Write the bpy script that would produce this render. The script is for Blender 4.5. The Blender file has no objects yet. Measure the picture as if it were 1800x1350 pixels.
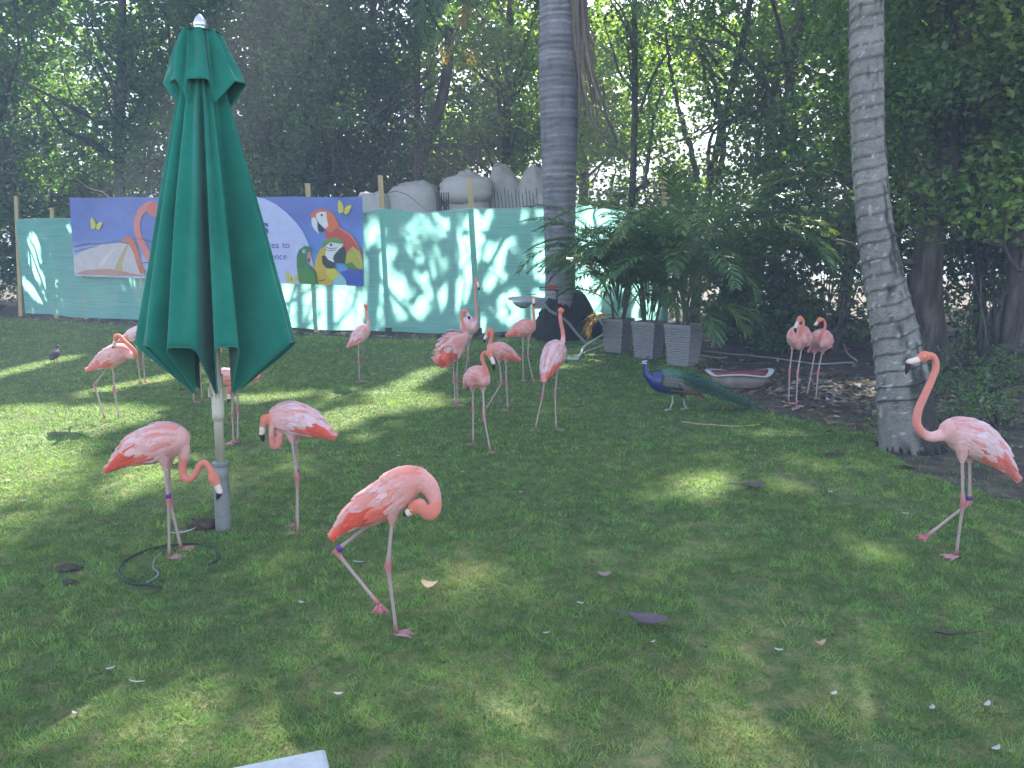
import bpy, math, random
import numpy as np
from mathutils import Vector, Matrix
from math import radians as R

# ---------------------------------------------------------------- camera, world, sun, exposure
scene = bpy.context.scene
col = scene.collection
FPX, HCAM, PITCH = 1386.0, 1.75, R(9.82)
cam_d = bpy.data.cameras.new('camera'); cam = bpy.data.objects.new('camera', cam_d); col.objects.link(cam)
cam.location = (0, 0, HCAM); cam.rotation_euler = (R(90) - PITCH, 0, 0)
cam_d.sensor_fit = 'HORIZONTAL'; cam_d.angle = 2 * math.atan(900 / FPX); cam_d.clip_end = 5000; cam_d.clip_start = 0.05
scene.camera = cam
SUN_AZ, SUN_EL = R(9), R(41)          # azimuth measured from +Y towards +X
SUN = np.array([math.sin(SUN_AZ) * math.cos(SUN_EL), math.cos(SUN_AZ) * math.cos(SUN_EL), math.sin(SUN_EL)])
world = bpy.data.worlds.new('World'); scene.world = world; world.use_nodes = True
wn = world.node_tree.nodes; wl = world.node_tree.links
bg = wn['Background']; sky = wn.new('ShaderNodeTexSky'); sky.sky_type = 'NISHITA'; sky.sun_disc = False
sky.sun_elevation = SUN_EL; sky.sun_rotation = SUN_AZ; sky.air_density = 1.0; sky.dust_density = 1.6; sky.ozone_density = 1.0
wl.new(sky.outputs[0], bg.inputs[0]); bg.inputs[1].default_value = 0.10
sun_d = bpy.data.lights.new('sun', 'SUN'); sun_d.energy = 5.0; sun_d.angle = R(0.7); sun_d.color = (1.0, 0.95, 0.84)
sun = bpy.data.objects.new('sun', sun_d); col.objects.link(sun)
sun.rotation_euler = Vector(SUN).to_track_quat('Z', 'Y').to_euler(); sun.location = (6, 40, 40)
scene.view_settings.view_transform = 'Standard'; scene.view_settings.look = 'None'
scene.view_settings.exposure = 2.75; scene.view_settings.gamma = 1.0
scene.render.engine = 'CYCLES'; cy = scene.cycles
cy.use_denoising = True; cy.max_bounces = 7; cy.diffuse_bounces = 3; cy.glossy_bounces = 2
cy.transmission_bounces = 4; cy.transparent_max_bounces = 6; cy.volume_bounces = 0
cy.caustics_reflective = False; cy.caustics_refractive = False; cy.sample_clamp_indirect = 6.0

# ---------------------------------------------------------------- pixel helpers (photo is 1800 x 1350)
CT, ST = math.cos(PITCH), math.sin(PITCH)
CAM = np.array([0, 0, HCAM]); FW = np.array([0, CT, -ST]); UPV = np.array([0, ST, CT])
def ray(px, py): return FW + np.array([1, 0, 0]) * (px - 900) / FPX + UPV * (675 - py) / FPX
def G(px, py, z=0.0):
    d = ray(px, py); return CAM + d * ((z - HCAM) / d[2])
def P(px, py, Y):
    d = ray(px, py); return CAM + d * (Y / d[1])
def mpp(p): return float(np.dot(np.asarray(p) - CAM, FW)) / FPX     # metres per photo pixel at p
def proj(p):
    v = np.asarray(p, float) - CAM; w = v @ FW
    return 900 + FPX * v[..., 0] / w, 675 - FPX * (v @ UPV) / w

rng = np.random.default_rng(7)
def vnoise(x, y, s=0):
    x = np.asarray(x, float); y = np.asarray(y, float)
    xi = np.floor(x).astype(np.int64); yi = np.floor(y).astype(np.int64); fx = x - xi; fy = y - yi
    fx = fx * fx * (3 - 2 * fx); fy = fy * fy * (3 - 2 * fy)
    def h(a, b):
        n = (a * 374761393 + b * 668265263 + s * 974711) & 0x7fffffff
        n = ((n ^ (n >> 13)) * 1274126177) & 0x7fffffff
        return ((n ^ (n >> 16)) & 0xffff) / 65535.0
    return (h(xi, yi) * (1 - fx) + h(xi + 1, yi) * fx) * (1 - fy) + (h(xi, yi + 1) * (1 - fx) + h(xi + 1, yi + 1) * fx) * fy
def fbm(x, y, s=0): return 0.5 * vnoise(x, y, s) + 0.3 * vnoise(x * 2.1, y * 2.1, s + 1) + 0.2 * vnoise(x * 4.3, y * 4.3, s + 2)
def norm(v):
    v = np.asarray(v, float); return v / (np.linalg.norm(v, axis=-1, keepdims=True) + 1e-9)
def catmull(pts, n):
    p = np.asarray(pts, float); k = len(p)
    q = np.vstack([2 * p[0] - p[1], p, 2 * p[-1] - p[-2]])
    t = np.linspace(0, k - 1 - 1e-6, n); i = t.astype(int); f = (t - i)[:, None]
    a, b, c, d = q[i], q[i + 1], q[i + 2], q[i + 3]
    return 0.5 * (2 * b + (c - a) * f + (2 * a - 5 * b + 4 * c - d) * f ** 2 + (3 * b - a - 3 * c + d) * f ** 3)
def inside(px, py, poly):
    r = np.zeros(np.shape(px), bool); n = len(poly)
    for i in range(n):
        x1, y1 = poly[i][:2]; x2, y2 = poly[(i + 1) % n][:2]
        c = ((y1 > py) != (y2 > py)) & (px < (x2 - x1) * (py - y1) / (y2 - y1 + 1e-12) + x1)
        r ^= c
    return r

# ---------------------------------------------------------------- mesh helpers
class MB:
    """collects pieces of one mesh: vertices, faces, per-vertex colours"""
    def __init__(s): s.V = []; s.F = []; s.C = []; s.n = 0; s.M = []
    def add(s, V, F, c=(1, 1, 1), m=0):
        V = np.asarray(V, float); c = np.asarray(c, float)
        if c.ndim == 1: c = np.tile(c, (len(V), 1))
        for f in (F if isinstance(F, list) and len(F) and isinstance(F[0], np.ndarray) and F[0].ndim == 2 else [np.asarray(F)]):
            if len(f): s.F.append(np.asarray(f, np.int64) + s.n); s.M.append(m)
        s.V.append(V); s.C.append(c); s.n += len(V); return s
    def build(s, name, mats, parent=None, org=None, smooth=False):
        V = np.vstack(s.V); C = np.vstack(s.C)
        if org is not None: V = V - np.asarray(org)
        me = bpy.data.meshes.new(name); me.vertices.add(len(V)); me.vertices.foreach_set('co', V.ravel())
        L = np.concatenate([f.ravel() for f in s.F]); sz = np.concatenate([np.full(len(f), f.shape[1]) for f in s.F])
        me.loops.add(len(L)); me.loops.foreach_set('vertex_index', L.astype(np.int32))
        me.polygons.add(len(sz)); st = np.concatenate([[0], np.cumsum(sz)[:-1]])
        me.polygons.foreach_set('loop_start', st.astype(np.int32)); me.polygons.foreach_set('loop_total', sz.astype(np.int32))
        mi = np.concatenate([np.full(len(f), m) for f, m in zip(s.F, s.M)])
        me.polygons.foreach_set('material_index', mi.astype(np.int32))
        me.polygons.foreach_set('use_smooth', np.full(len(sz), smooth))
        at = me.color_attributes.new('Col', 'FLOAT_COLOR', 'POINT')
        at.data.foreach_set('color', np.hstack([C, np.ones((len(C), 1))]).astype(np.float32).ravel())
        me.update(calc_edges=True); me.validate()
        for m in (mats if isinstance(mats, (list, tuple)) else [mats]): me.materials.append(m)
        o = bpy.data.objects.new(name, me); col.objects.link(o)
        if parent is not None: o.parent = parent
        return o
def tube(path, rad, n=8, cap=True, flat=None):
    p = np.asarray(path, float); k = len(p); rad = np.broadcast_to(rad, (k,)) if np.ndim(rad) < 2 else rad
    t = norm(np.gradient(p, axis=0)); u = np.cross(t[0], [0.31, 0.2, 0.93]); u = norm(u); fr = []
    for i in range(k):
        u = norm(u - np.dot(u, t[i]) * t[i]); fr.append((u, np.cross(t[i], u)))
    a = np.linspace(0, 2 * np.pi, n, endpoint=False)
    V = np.vstack([p[i] + rad[i] * (np.cos(a)[:, None] * fr[i][0] + np.sin(a)[:, None] * fr[i][1]) for i in range(k)])
    return V, rings(k, n, cap)
def rings(k, n, cap=True, closed=True):
    i = np.arange(k - 1)[:, None]; j = np.arange(n if closed else n - 1)[None, :]; j2 = (j + 1) % n
    F = np.stack([i * n + j, i * n + j2, (i + 1) * n + j2, (i + 1) * n + j], -1).reshape(-1, 4)
    out = [F]
    if cap: out += [np.arange(n)[::-1][None, :], (np.arange(n) + (k - 1) * n)[None, :]]
    return out
def boxv(c, s, rz=0, M=None):
    V = np.array([[x, y, z] for x in (-.5, .5) for y in (-.5, .5) for z in (-.5, .5)]) * np.asarray(s)
    if rz: ca, sa = math.cos(rz), math.sin(rz); V = V @ np.array([[ca, sa, 0], [-sa, ca, 0], [0, 0, 1]])
    if M is not None: V = V @ np.asarray(M).T
    F = np.array([[0, 1, 3, 2], [4, 6, 7, 5], [0, 4, 5, 1], [2, 3, 7, 6], [0, 2, 6, 4], [1, 5, 7, 3]])
    return V + np.asarray(c), F
def ell(c, r, nu=12, nv=8, disp=None, M=None):
    th = np.linspace(0, 2 * np.pi, nu, endpoint=False); ph = np.linspace(-np.pi / 2 + .08, np.pi / 2 - .08, nv)
    d = np.array([[math.cos(p) * math.cos(t), math.cos(p) * math.sin(t), math.sin(p)] for p in ph for t in th])
    k = disp(d) if disp is not None else 1.0
    V = d * np.asarray(r) * (k[:, None] if disp is not None else 1)
    if M is not None: V = V @ np.asarray(M).T
    return V + np.asarray(c), rings(nv, nu)
def lathe(prof, n=24, c=(0, 0, 0), M=None):
    a = np.linspace(0, 2 * np.pi, n, endpoint=False)
    V = np.array([[r * math.cos(t), r * math.sin(t), z] for r, z in prof for t in a])
    if M is not None: V = V @ np.asarray(M).T
    return V + np.asarray(c), rings(len(prof), n)
def prism(poly3, nrm, th):
    p = np.asarray(poly3, float); n = len(p); V = np.vstack([p + np.asarray(nrm) * th / 2, p - np.asarray(nrm) * th / 2])
    i = np.arange(n); j = (i + 1) % n
    return V, [np.arange(n)[None, :], (np.arange(n)[::-1] + n)[None, :], np.stack([i, i + n, j + n, j], -1)]

# ---------------------------------------------------------------- materials
def pmat(name, c=(.5, .5, .5), rough=.8, var=.25, scale=6, bump=0., bscale=40, attr=False, trans=0., tcol=None, spec=.3,
         c2=None, stretch=(1, 1, 1), metal=0., alpha=0., sheen=0.):
    m = bpy.data.materials.new(name); m.use_nodes = True; nt = m.node_tree; N = nt.nodes; Lk = nt.links
    b = N['Principled BSDF']; b.inputs['Roughness'].default_value = rough; b.inputs['Metallic'].default_value = metal
    b.inputs['Specular IOR Level'].default_value = spec
    if sheen: b.inputs['Sheen Weight'].default_value = sheen
    tc = N.new('ShaderNodeTexCoord'); mp = N.new('ShaderNodeMapping'); mp.inputs['Scale'].default_value = stretch
    Lk.new(tc.outputs['Object'], mp.inputs[0])
    nz = N.new('ShaderNodeTexNoise'); nz.inputs['Scale'].default_value = scale; nz.inputs['Detail'].default_value = 6; nz.inputs['Roughness'].default_value = .65
    Lk.new(mp.outputs[0], nz.inputs['Vector'])
    if attr:
        a = N.new('ShaderNodeAttribute'); a.attribute_name = 'Col'; base = a.outputs['Color']
    else:
        a = N.new('ShaderNodeRGB'); a.outputs[0].default_value = (*c, 1); base = a.outputs[0]
    if c2 is not None:
        rp = N.new('ShaderNodeValToRGB'); rp.color_ramp.elements[0].position = .42; rp.color_ramp.elements[1].position = .6
        Lk.new(nz.outputs[0], rp.inputs[0]); mx = N.new('ShaderNodeMix'); mx.data_type = 'RGBA'
        Lk.new(rp.outputs[0], mx.inputs[0]); Lk.new(base, mx.inputs[6]); mx.inputs[7].default_value = (*c2, 1); base = mx.outputs[2]
    mr = N.new('ShaderNodeMapRange'); mr.inputs[1].default_value = .25; mr.inputs[2].default_value = .75
    mr.inputs[3].default_value = 1 - var; mr.inputs[4].default_value = 1 + var; Lk.new(nz.outputs[0], mr.inputs[0])
    vm = N.new('ShaderNodeVectorMath'); vm.operation = 'SCALE'; Lk.new(base, vm.inputs[0]); Lk.new(mr.outputs[0], vm.inputs['Scale'])
    Lk.new(vm.outputs[0], b.inputs['Base Color'])
    if bump:
        n2 = N.new('ShaderNodeTexNoise'); n2.inputs['Scale'].default_value = bscale; n2.inputs['Detail'].default_value = 5
        Lk.new(mp.outputs[0], n2.inputs['Vector']); bp = N.new('ShaderNodeBump'); bp.inputs['Strength'].default_value = bump; bp.inputs['Distance'].default_value = .02
        Lk.new(n2.outputs[0], bp.inputs['Height']); Lk.new(bp.outputs[0], b.inputs['Normal'])
    out = N['Material Output']; sh = b.outputs[0]
    if trans:
        tr = N.new('ShaderNodeBsdfTranslucent'); mk = N.new('ShaderNodeMixShader'); mk.inputs[0].default_value = trans
        if tcol is not None:
            v2 = N.new('ShaderNodeVectorMath'); v2.operation = 'MULTIPLY'; v2.inputs[1].default_value = tcol; Lk.new(vm.outputs[0], v2.inputs[0]); Lk.new(v2.outputs[0], tr.inputs[0])
        else: Lk.new(vm.outputs[0], tr.inputs[0])
        Lk.new(sh, mk.inputs[1]); Lk.new(tr.outputs[0], mk.inputs[2]); sh = mk.outputs[0]
    if alpha:
        tp = N.new('ShaderNodeBsdfTransparent'); mk = N.new('ShaderNodeMixShader'); mk.inputs[0].default_value = alpha
        Lk.new(sh, mk.inputs[1]); Lk.new(tp.outputs[0], mk.inputs[2]); sh = mk.outputs[0]
    Lk.new(sh, out.inputs[0]); return m
def trunk_mat(name, c1, c2, zscale, patch, cp):
    """ringed palm bark: wavy bands along the height, lichen patches, fine relief"""
    m = pmat(name, c1, .92, .22, 5, .6, 70, attr=True); N = m.node_tree.nodes; Lk = m.node_tree.links
    b = N['Principled BSDF']; old = b.inputs['Base Color'].links[0].from_socket
    tc = N.new('ShaderNodeTexCoord'); mp = N.new('ShaderNodeMapping'); mp.inputs['Scale'].default_value = (1.5, 1.5, zscale); Lk.new(tc.outputs['Object'], mp.inputs[0])
    n = N.new('ShaderNodeTexNoise'); n.inputs['Scale'].default_value = 1; n.inputs['Detail'].default_value = 3; Lk.new(mp.outputs[0], n.inputs['Vector'])
    rp = N.new('ShaderNodeValToRGB'); rp.color_ramp.elements[0].position = .4; rp.color_ramp.elements[1].position = .62; Lk.new(n.outputs[0], rp.inputs[0])
    mx = N.new('ShaderNodeMix'); mx.data_type = 'RGBA'; hf = N.new('ShaderNodeMath'); hf.operation = 'MULTIPLY'; hf.inputs[1].default_value = .35; Lk.new(rp.outputs[0], hf.inputs[0]); Lk.new(hf.outputs[0], mx.inputs[0]); Lk.new(old, mx.inputs[6]); mx.inputs[7].default_value = (*c2, 1)
    n3 = N.new('ShaderNodeTexNoise'); n3.inputs['Scale'].default_value = patch; n3.inputs['Detail'].default_value = 8; n3.inputs['Roughness'].default_value = .75; Lk.new(tc.outputs['Object'], n3.inputs['Vector'])
    r3 = N.new('ShaderNodeValToRGB'); r3.color_ramp.elements[0].position = .5; r3.color_ramp.elements[1].position = .6; Lk.new(n3.outputs[0], r3.inputs[0])
    m3 = N.new('ShaderNodeMix'); m3.data_type = 'RGBA'; Lk.new(r3.outputs[0], m3.inputs[0]); Lk.new(mx.outputs[2], m3.inputs[6]); m3.inputs[7].default_value = (*cp, 1)
    mul = N.new('ShaderNodeMath'); mul.operation = 'MULTIPLY'; mul.inputs[1].default_value = .55; Lk.new(r3.outputs[0], mul.inputs[0]); Lk.new(mul.outputs[0], m3.inputs[0])
    Lk.new(m3.outputs[2], b.inputs['Base Color']); return m

M = {}
M['soil'] = pmat('soil', (.05, .038, .03), .95, .5, 5, .8, 30, c2=(.085, .065, .048))
M['lawn'] = pmat('lawn_base', (.07, .12, .035), .95, .45, 9, .8, 50, c2=(.12, .12, .05))
M['grass'] = pmat('grass_blade', rough=.6, var=.15, scale=3, attr=True, trans=.35, tcol=(1.15, 1.15, .6), spec=.25)
M['leaf'] = pmat('tree_leaf', rough=.42, var=.15, scale=2, attr=True, trans=.5, tcol=(1.7, 1.8, .6), spec=.5)
M['bark'] = pmat('bark', (.06, .048, .04), .95, .45, 7, 1.0, 30, stretch=(1, 1, .25), c2=(.11, .095, .08))
M['feather'] = pmat('feather', rough=.75, var=.10, scale=30, attr=True, trans=.12, spec=.15, sheen=.2, bump=.15, bscale=120)
M['skin'] = pmat('bird_skin', rough=.6, var=.08, scale=30, attr=True, spec=.3)
M['bill'] = pmat('bill_horn', rough=.45, var=.05, scale=30, attr=True, spec=.4)
M['eye'] = pmat('eye_gloss', rough=.15, var=0, attr=True, spec=.6)
M['canopy'] = pmat('green_canvas', (.009, .165, .115), .92, .2, 2.2, .16, 200, trans=.08, spec=.08, sheen=.25, c2=(.015, .185, .132))
M['cream'] = pmat('cream_paint', (.55, .52, .42), .45, .12, 8)
M['steel'] = pmat('galvanised_steel', (.25, .26, .26), .55, .3, 12, .15, 60, metal=.35)
M['silver'] = pmat('silver_metal', (.6, .6, .62), .3, .1, 10, metal=.8)
M['wood'] = pmat('pale_post_wood', (.42, .33, .17), .85, .25, 3, .3, 30, stretch=(6, 6, .6))
M['wicker'] = pmat('grey_wicker', (.25, .25, .26), .6, .2, 25)
M['potsoil'] = pmat('potting_soil', (.03, .024, .018), .95, .4, 20, .8, 40)
M['frond'] = pmat('palm_frond', rough=.38, var=.15, scale=3, attr=True, trans=.35, tcol=(1.4, 1.4, .5), spec=.5)
M['rock'] = pmat('pale_concrete_rock', (.46, .43, .40), .92, .35, 3.5, 1.0, 9, c2=(.31, .29, .27))
M['wire'] = pmat('rusty_wire', (.12, .06, .045), .8, .3, 10)
M['darkwire'] = pmat('dark_wire', (.02, .02, .02), .6, .2, 10)
M['black'] = pmat('black_metal', (.02, .02, .021), .5, .2, 10)
M['grey'] = pmat('grey_plastic', (.32, .35, .38), .5, .12, 6)
M['conduit'] = pmat('grey_conduit', (.24, .26, .28), .6, .15, 6)
M['palehose'] = pmat('pale_hose', (.42, .5, .5), .55, .15, 6)
M['hose'] = pmat('black_hose', (.022, .03, .03), .5, .2, 6)
M['red'] = pmat('red_paint', (.5, .06, .03), .5, .15, 10)
M['basin_in'] = pmat('basin_inside', (.22, .055, .055), .6, .4, 9, .3, 20)
M['basin'] = pmat('basin_outside', (.22, .19, .17), .6, .3, 9, .3, 20)
M['concrete'] = pmat('pale_concrete', (.40, .42, .44), .9, .15, 9, .35, 60)
M['terracotta'] = pmat('dark_clay', (.07, .055, .045), .85, .3, 8, .3, 20)
M['deadleaf'] = pmat('dead_leaf', rough=.8, var=.3, scale=15, attr=True, trans=.1, spec=.2)
M['white_feather'] = pmat('shed_feather', (.42, .40, .39), .8, .1, 20, trans=.2)
M['print'] = pmat('banner_print', rough=.5, var=.10, scale=5, attr=True, trans=.25, spec=.35, bump=.35, bscale=2.2)
M['root'] = pmat('root_mass', (.022, .02, .018), .95, .5, 6, 1., 18)
M['royal'] = trunk_mat('royal_palm_bark', (.20, .20, .21), (.32, .32, .335), 7, 22, (.11, .11, .12))
M['coco'] = pmat('coconut_palm_bark', rough=.95, var=.32, scale=16, bump=1.0, bscale=48, attr=True, spec=.15)
M['sea'] = pmat('sea', (.25, .34, .36), .15, .1, .05)

# ---------------------------------------------------------------- object helpers
def thing(name, loc, label, cat, group=None):
    o = bpy.data.objects.new(name, None); col.objects.link(o); o.empty_display_size = .1
    loc = [float(v) for v in loc]; o.location = loc; ORG[o.name] = np.array(loc)
    o['label'] = label; o['category'] = cat
    if group: o['group'] = group
    return o
ORG = {}
def part(mb, name, mats, root, smooth=False, parent=None):
    """a mesh given in world coordinates, parented under the thing (or one of its parts)"""
    return mb.build(name, mats, parent or root, org=ORG[root.name], smooth=smooth)
def single(mb, name, mats, loc, label, cat, group=None, smooth=False):
    o = mb.build(name, mats, None, org=np.asarray(loc), smooth=smooth); o.location = [float(v) for v in loc]
    o['label'] = label; o['category'] = cat
    if group: o['group'] = group
    return o
# ================================================================ THE SETTING
def hz(x, y): return .05 * (fbm(np.asarray(x) / 1.7 + 9, np.asarray(y) / 1.7, 3) - .5) + .022 * (fbm(np.asarray(x) / .33, np.asarray(y) / .33, 5) - .5)
FENCE = [G(35, 556)[:2], G(300, 572)[:2], G(560, 586)[:2], G(683, 591)[:2], G(842, 591)[:2], G(985, 590)[:2], G(1172, 590)[:2]]
soil_px = [(1130, 598), (1215, 640), (1262, 690), (1330, 716), (1420, 738), (1530, 765), (1600, 835), (1700, 862), (1800, 890), (1900, 930)]
SOIL = [G(*p)[:2] for p in soil_px] + [np.array([14., 4.2]), np.array([26., 4.2]), np.array([26., 60.]), np.array([FENCE[-1][0] - 1.4, 60.]), np.array([FENCE[-1][0] - 1.0, FENCE[-1][1] - .1])]
def fence_y(x):
    xs = [p[0] for p in FENCE]; ys = [p[1] for p in FENCE]
    return np.interp(x, xs, ys)
def is_soil(x, y):
    x = np.asarray(x, float); y = np.asarray(y, float)
    jx = .35 * (fbm(x * 1.3, y * 1.3, 21) - .5); jy = .35 * (fbm(x * 1.3 + 40, y * 1.3, 22) - .5)
    return inside(x + jx, y + jy, SOIL) | (y > fence_y(x) - .55 + .5 * (fbm(x * 1.5, y, 8) - .4))
# far ground to the horizon, sea beyond
gb = MB(); gb.add([(-300, -60, -.06), (300, -60, -.06), (300, 46, -.06), (-300, 46, -.06)], [[0, 1, 2, 3]])
o = gb.build('ground', M['soil']); o['kind'] = 'structure'
sb = MB(); sb.add([(-300, 46, -.3), (300, 46, -.3), (300, 600, -.3), (-300, 600, -.3)], [[0, 1, 2, 3]])
o = sb.build('sea', M['sea']); o['kind'] = 'structure'
gx = np.arange(-19, 17.01, .14); gy = np.arange(.3, 24.01, .14)
X, Y = np.meshgrid(gx, gy); Z = hz(X, Y); nx = len(gx)
Vg = np.stack([X, Y, Z], -1).reshape(-1, 3)
i = np.arange(len(gy) - 1)[:, None]; j = np.arange(nx - 1)[None, :]
Fg = np.stack([i * nx + j, i * nx + j + 1, (i + 1) * nx + j + 1, (i + 1) * nx + j], -1).reshape(-1, 4)
cen = Vg[Fg].mean(1); msk = is_soil(cen[:, 0], cen[:, 1])
lawn = MB().add(Vg, Fg[~msk]).build('lawn', M['lawn'], smooth=True); lawn['kind'] = 'structure'
soil = MB().add(Vg, Fg[msk]).build('soil_bed', M['soil'], smooth=True); soil['kind'] = 'structure'

# ---- grass blades (nobody could count them)
def grass_pts(y0, y1, dens):
    a = .74 * (y0 + y1) / 2 * 2 + 3.8; n = int(dens * a * (y1 - y0))
    y = rng.uniform(y0, y1, n); x = rng.uniform(-1, 1, n) * (.74 * y + 1.9)
    k = ~is_soil(x, y); k |= (rng.random(n) < .1) & ~is_soil(x - .5, y - .4)
    # thin, worn spots
    w = fbm(x * .9 + 3, y * .9, 31); k &= rng.random(n) < np.clip(1.6 - 1.5 * (w - .45) * 2.2, .35, 1)
    for x1, y1, x2, y2, rr in [(1330, 812, 1480, 878, .13), (1480, 878, 1650, 905, .10), (1500, 1345, 1560, 1330, .08), (1120, 1345, 1180, 1330, .10), (1340, 1235, 1380, 1245, .06), (330, 930, 372, 928, .10), (100, 1000, 130, 1010, .07), (860, 1235, 900, 1245, .05), (1505, 1215, 1520, 1250, .05)]:
        a_, b_ = G(x1, y1)[:2], G(x2, y2)[:2]; e = b_ - a_; t = np.clip(((x - a_[0]) * e[0] + (y - a_[1]) * e[1]) / (e @ e), 0, 1); d = np.hypot(x - a_[0] - t * e[0], y - a_[1] - t * e[1])
        k &= ~((d < rr * (.5 + 1.1 * fbm(x * 6, y * 6, 33))) & (rng.random(n) < .7))
    return x[k], y[k]
gm = MB()
for (y0, y1, dens, bw, bh) in [(1.9, 3.2, 16000, .0042, .034), (3.2, 4.6, 11000, .0052, .036), (4.6, 6.5, 6000, .0075, .037), (6.5, 9.5, 2900, .0115, .04), (9.5, 13, 1400, .017, .042), (13, 20, 600, .026, .045)]:
    x, y = grass_pts(y0, y1, dens); n = len(x)
    tu = fbm(x * 7, y * 7, 41); big = fbm(x * .8, y * .8, 42); mid = fbm(x * 2.4, y * 2.4, 47)
    cl_ = np.clip((fbm(x * 13, y * 13, 44) - .33) * 3.2, .12, 1.25); h = bh * .68 * (.3 + .7 * tu + .35 * cl_) * rng.uniform(.6, 1.25, n); a = rng.uniform(0, 2 * np.pi, n); w = bw * rng.uniform(.6, 1.3, n)
    ln = rng.uniform(.4, 1.8, n) * h; b = a + rng.normal(0, .5, n) + np.pi / 2
    z = hz(x, y)
    p0 = np.stack([x + np.cos(a) * w / 2, y + np.sin(a) * w / 2, z - .004], -1); p1 = np.stack([x - np.cos(a) * w / 2, y - np.sin(a) * w / 2, z - .004], -1)
    p2 = np.stack([x + np.cos(b) * ln, y + np.sin(b) * ln, z + h], -1)
    g1 = np.array([.145, .275, .066]); g2 = np.array([.19, .31, .07]); g3 = np.array([.38, .34, .13]); g4 = np.array([.095, .21, .06])
    m1 = np.clip((big - .42) * 4, 0, 1)[:, None]; m2 = (np.clip((mid - .56) * 5, 0, 1) * rng.random(n))[:, None]
    c = g1 * (1 - m1) + g2 * m1; c = c * (1 - m2) + g4 * m2
    gxp, gyp = proj(np.stack([x, y, z], -1))
    dry = np.zeros(n)
    for dx, dy, rr in [(1270, 1300, .22), (1120, 1345, .2), (1390, 1330, .16), (1740, 1260, .12), (1450, 1240, .12), (820, 1010, .18), (1190, 1180, .12)]:
        q = G(dx, dy); dry = np.maximum(dry, np.exp(-((x - q[0]) ** 2 + (y - q[1]) ** 2) / rr ** 2))
    dr = np.clip(dry * .6 + (rng.random(n) < .05) * .7, 0, 1)[:, None] * rng.uniform(.5, 1, n)[:, None]
    c = c * (1 - dr) + g3 * dr; c *= (rng.uniform(.65, 1.3, n) * (.62 + .5 * cl_))[:, None]
    V = np.empty((n * 3, 3)); V[0::3] = p0; V[1::3] = p1; V[2::3] = p2
    gm.add(V, np.arange(n * 3).reshape(-1, 3), np.repeat(c, 3, 0))
go = gm.build('grass', M['grass']); go['kind'] = 'stuff'; go['label'] = 'short green lawn grass with yellowish worn patches'; go['category'] = 'grass'

# ---- leaf litter on the bare soil, pale debris along the foot of the fence
lm = MB(); n = 3400
y = rng.uniform(5, 17, n); x = rng.uniform(1.5, 13, n)
k = is_soil(x, y) & (y < 17); dn = fbm(x * .8, y * .8, 51); lp = G(1500, 690)
k &= (rng.random(n) < np.clip((dn - .42) * 3, .12, 1) + np.exp(-((x - lp[0]) ** 2 + (y - lp[1]) ** 2) / 1.2))
x, y = x[k], y[k]
fx = rng.uniform(-12.5, 3, 700); fy = fence_y(fx) - rng.uniform(-.1, .55, 700); x = np.concatenate([x, fx]); y = np.concatenate([y, fy]); n = len(x)
x2 = lp[0] + rng.normal(0, .7, 700); y2 = lp[1] + rng.normal(0, .7, 700); x = np.concatenate([x, x2]); y = np.concatenate([y, y2]); n = len(x)
a = rng.uniform(0, 6.28, n); L = rng.uniform(.03, .085, n); W = L * rng.uniform(.3, .6, n); z = hz(x, y)
t = np.stack([np.cos(a), np.sin(a), rng.normal(0, .25, n)], -1); s = np.stack([-np.sin(a), np.cos(a), rng.normal(0, .3, n)], -1)
c0 = np.stack([x, y, z + .012], -1); up = np.array([0, 0, 1.])
V = np.empty((n * 5, 3)); V[0::5] = c0 - t * L[:, None]; V[1::5] = c0 + s * W[:, None] + up * .012; V[2::5] = c0 + t * L[:, None] + up * .008; V[3::5] = c0 - s * W[:, None] + up * .012; V[4::5] = c0
pal = np.array([[.26, .22, .17], [.20, .15, .10], [.11, .08, .055], [.34, .31, .26], [.14, .14, .09], [.22, .17, .12]])
cc = pal[rng.integers(0, 6, n)] * rng.uniform(.6, 1.2, n)[:, None]
q = np.arange(n) * 5; F = np.concatenate([np.stack([q + 4, q + a_, q + (a_ + 1) % 4], -1) for a_ in range(4)])
lm.add(V, F, np.repeat(cc, 5, 0)); lo = lm.build('leaf_litter', M['deadleaf']); lo['kind'] = 'stuff'; lo['label'] = 'pale dead leaves littering the bare soil'; lo['category'] = 'leaf litter'

# ---------------------------------------------------------------- sun gaps: where the photo shows sun on lawn and fence, the leaf canopy has gaps
E1 = norm(np.cross(SUN, [0, 0, 1.])); E2 = np.cross(E1, SUN)
def sp(p): p = np.asarray(p, float); return np.stack([p @ E1, p @ E2], -1)
GAPS = []
for (x1, y1, x2, y2, r) in [(-40, 668, 118, 628, .22), (-60, 735, 190, 738, .5), (-80, 795, 60, 800, .42), (-60, 905, 240, 845, .42), (-80, 860, 160, 850, .5), (-60, 960, 110, 905, .3),
                            (165, 690, 330, 655, .2), (325, 1240, 490, 1105, .17), (590, 1040, 650, 975, .10), (735, 1030, 850, 1015, .18), (785, 1175, 850, 1200, .2), (935, 1235, 960, 1215, .11),
                            (590, 735, 730, 700, .30), (680, 690, 760, 650, .2), (890, 705, 965, 690, .16), (985, 652, 1040, 632, .2), (1150, 870, 1270, 845, .16), (1480, 690, 1560, 680, .28), (1490, 955, 1530, 975, .10),
                            (1220, 1300, 1310, 1290, .13), (20, 1310, 160, 1230, .10), (440, 700, 540, 690, .2), (1310, 1150, 1340, 1120, .09), (1440, 1240, 1470, 1210, .09), (210, 960, 150, 1040, .09), (480, 1000, 560, 960, .09)]:
    GAPS.append((sp(G(x1, y1)), sp(G(x2, y2)), r))
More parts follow.
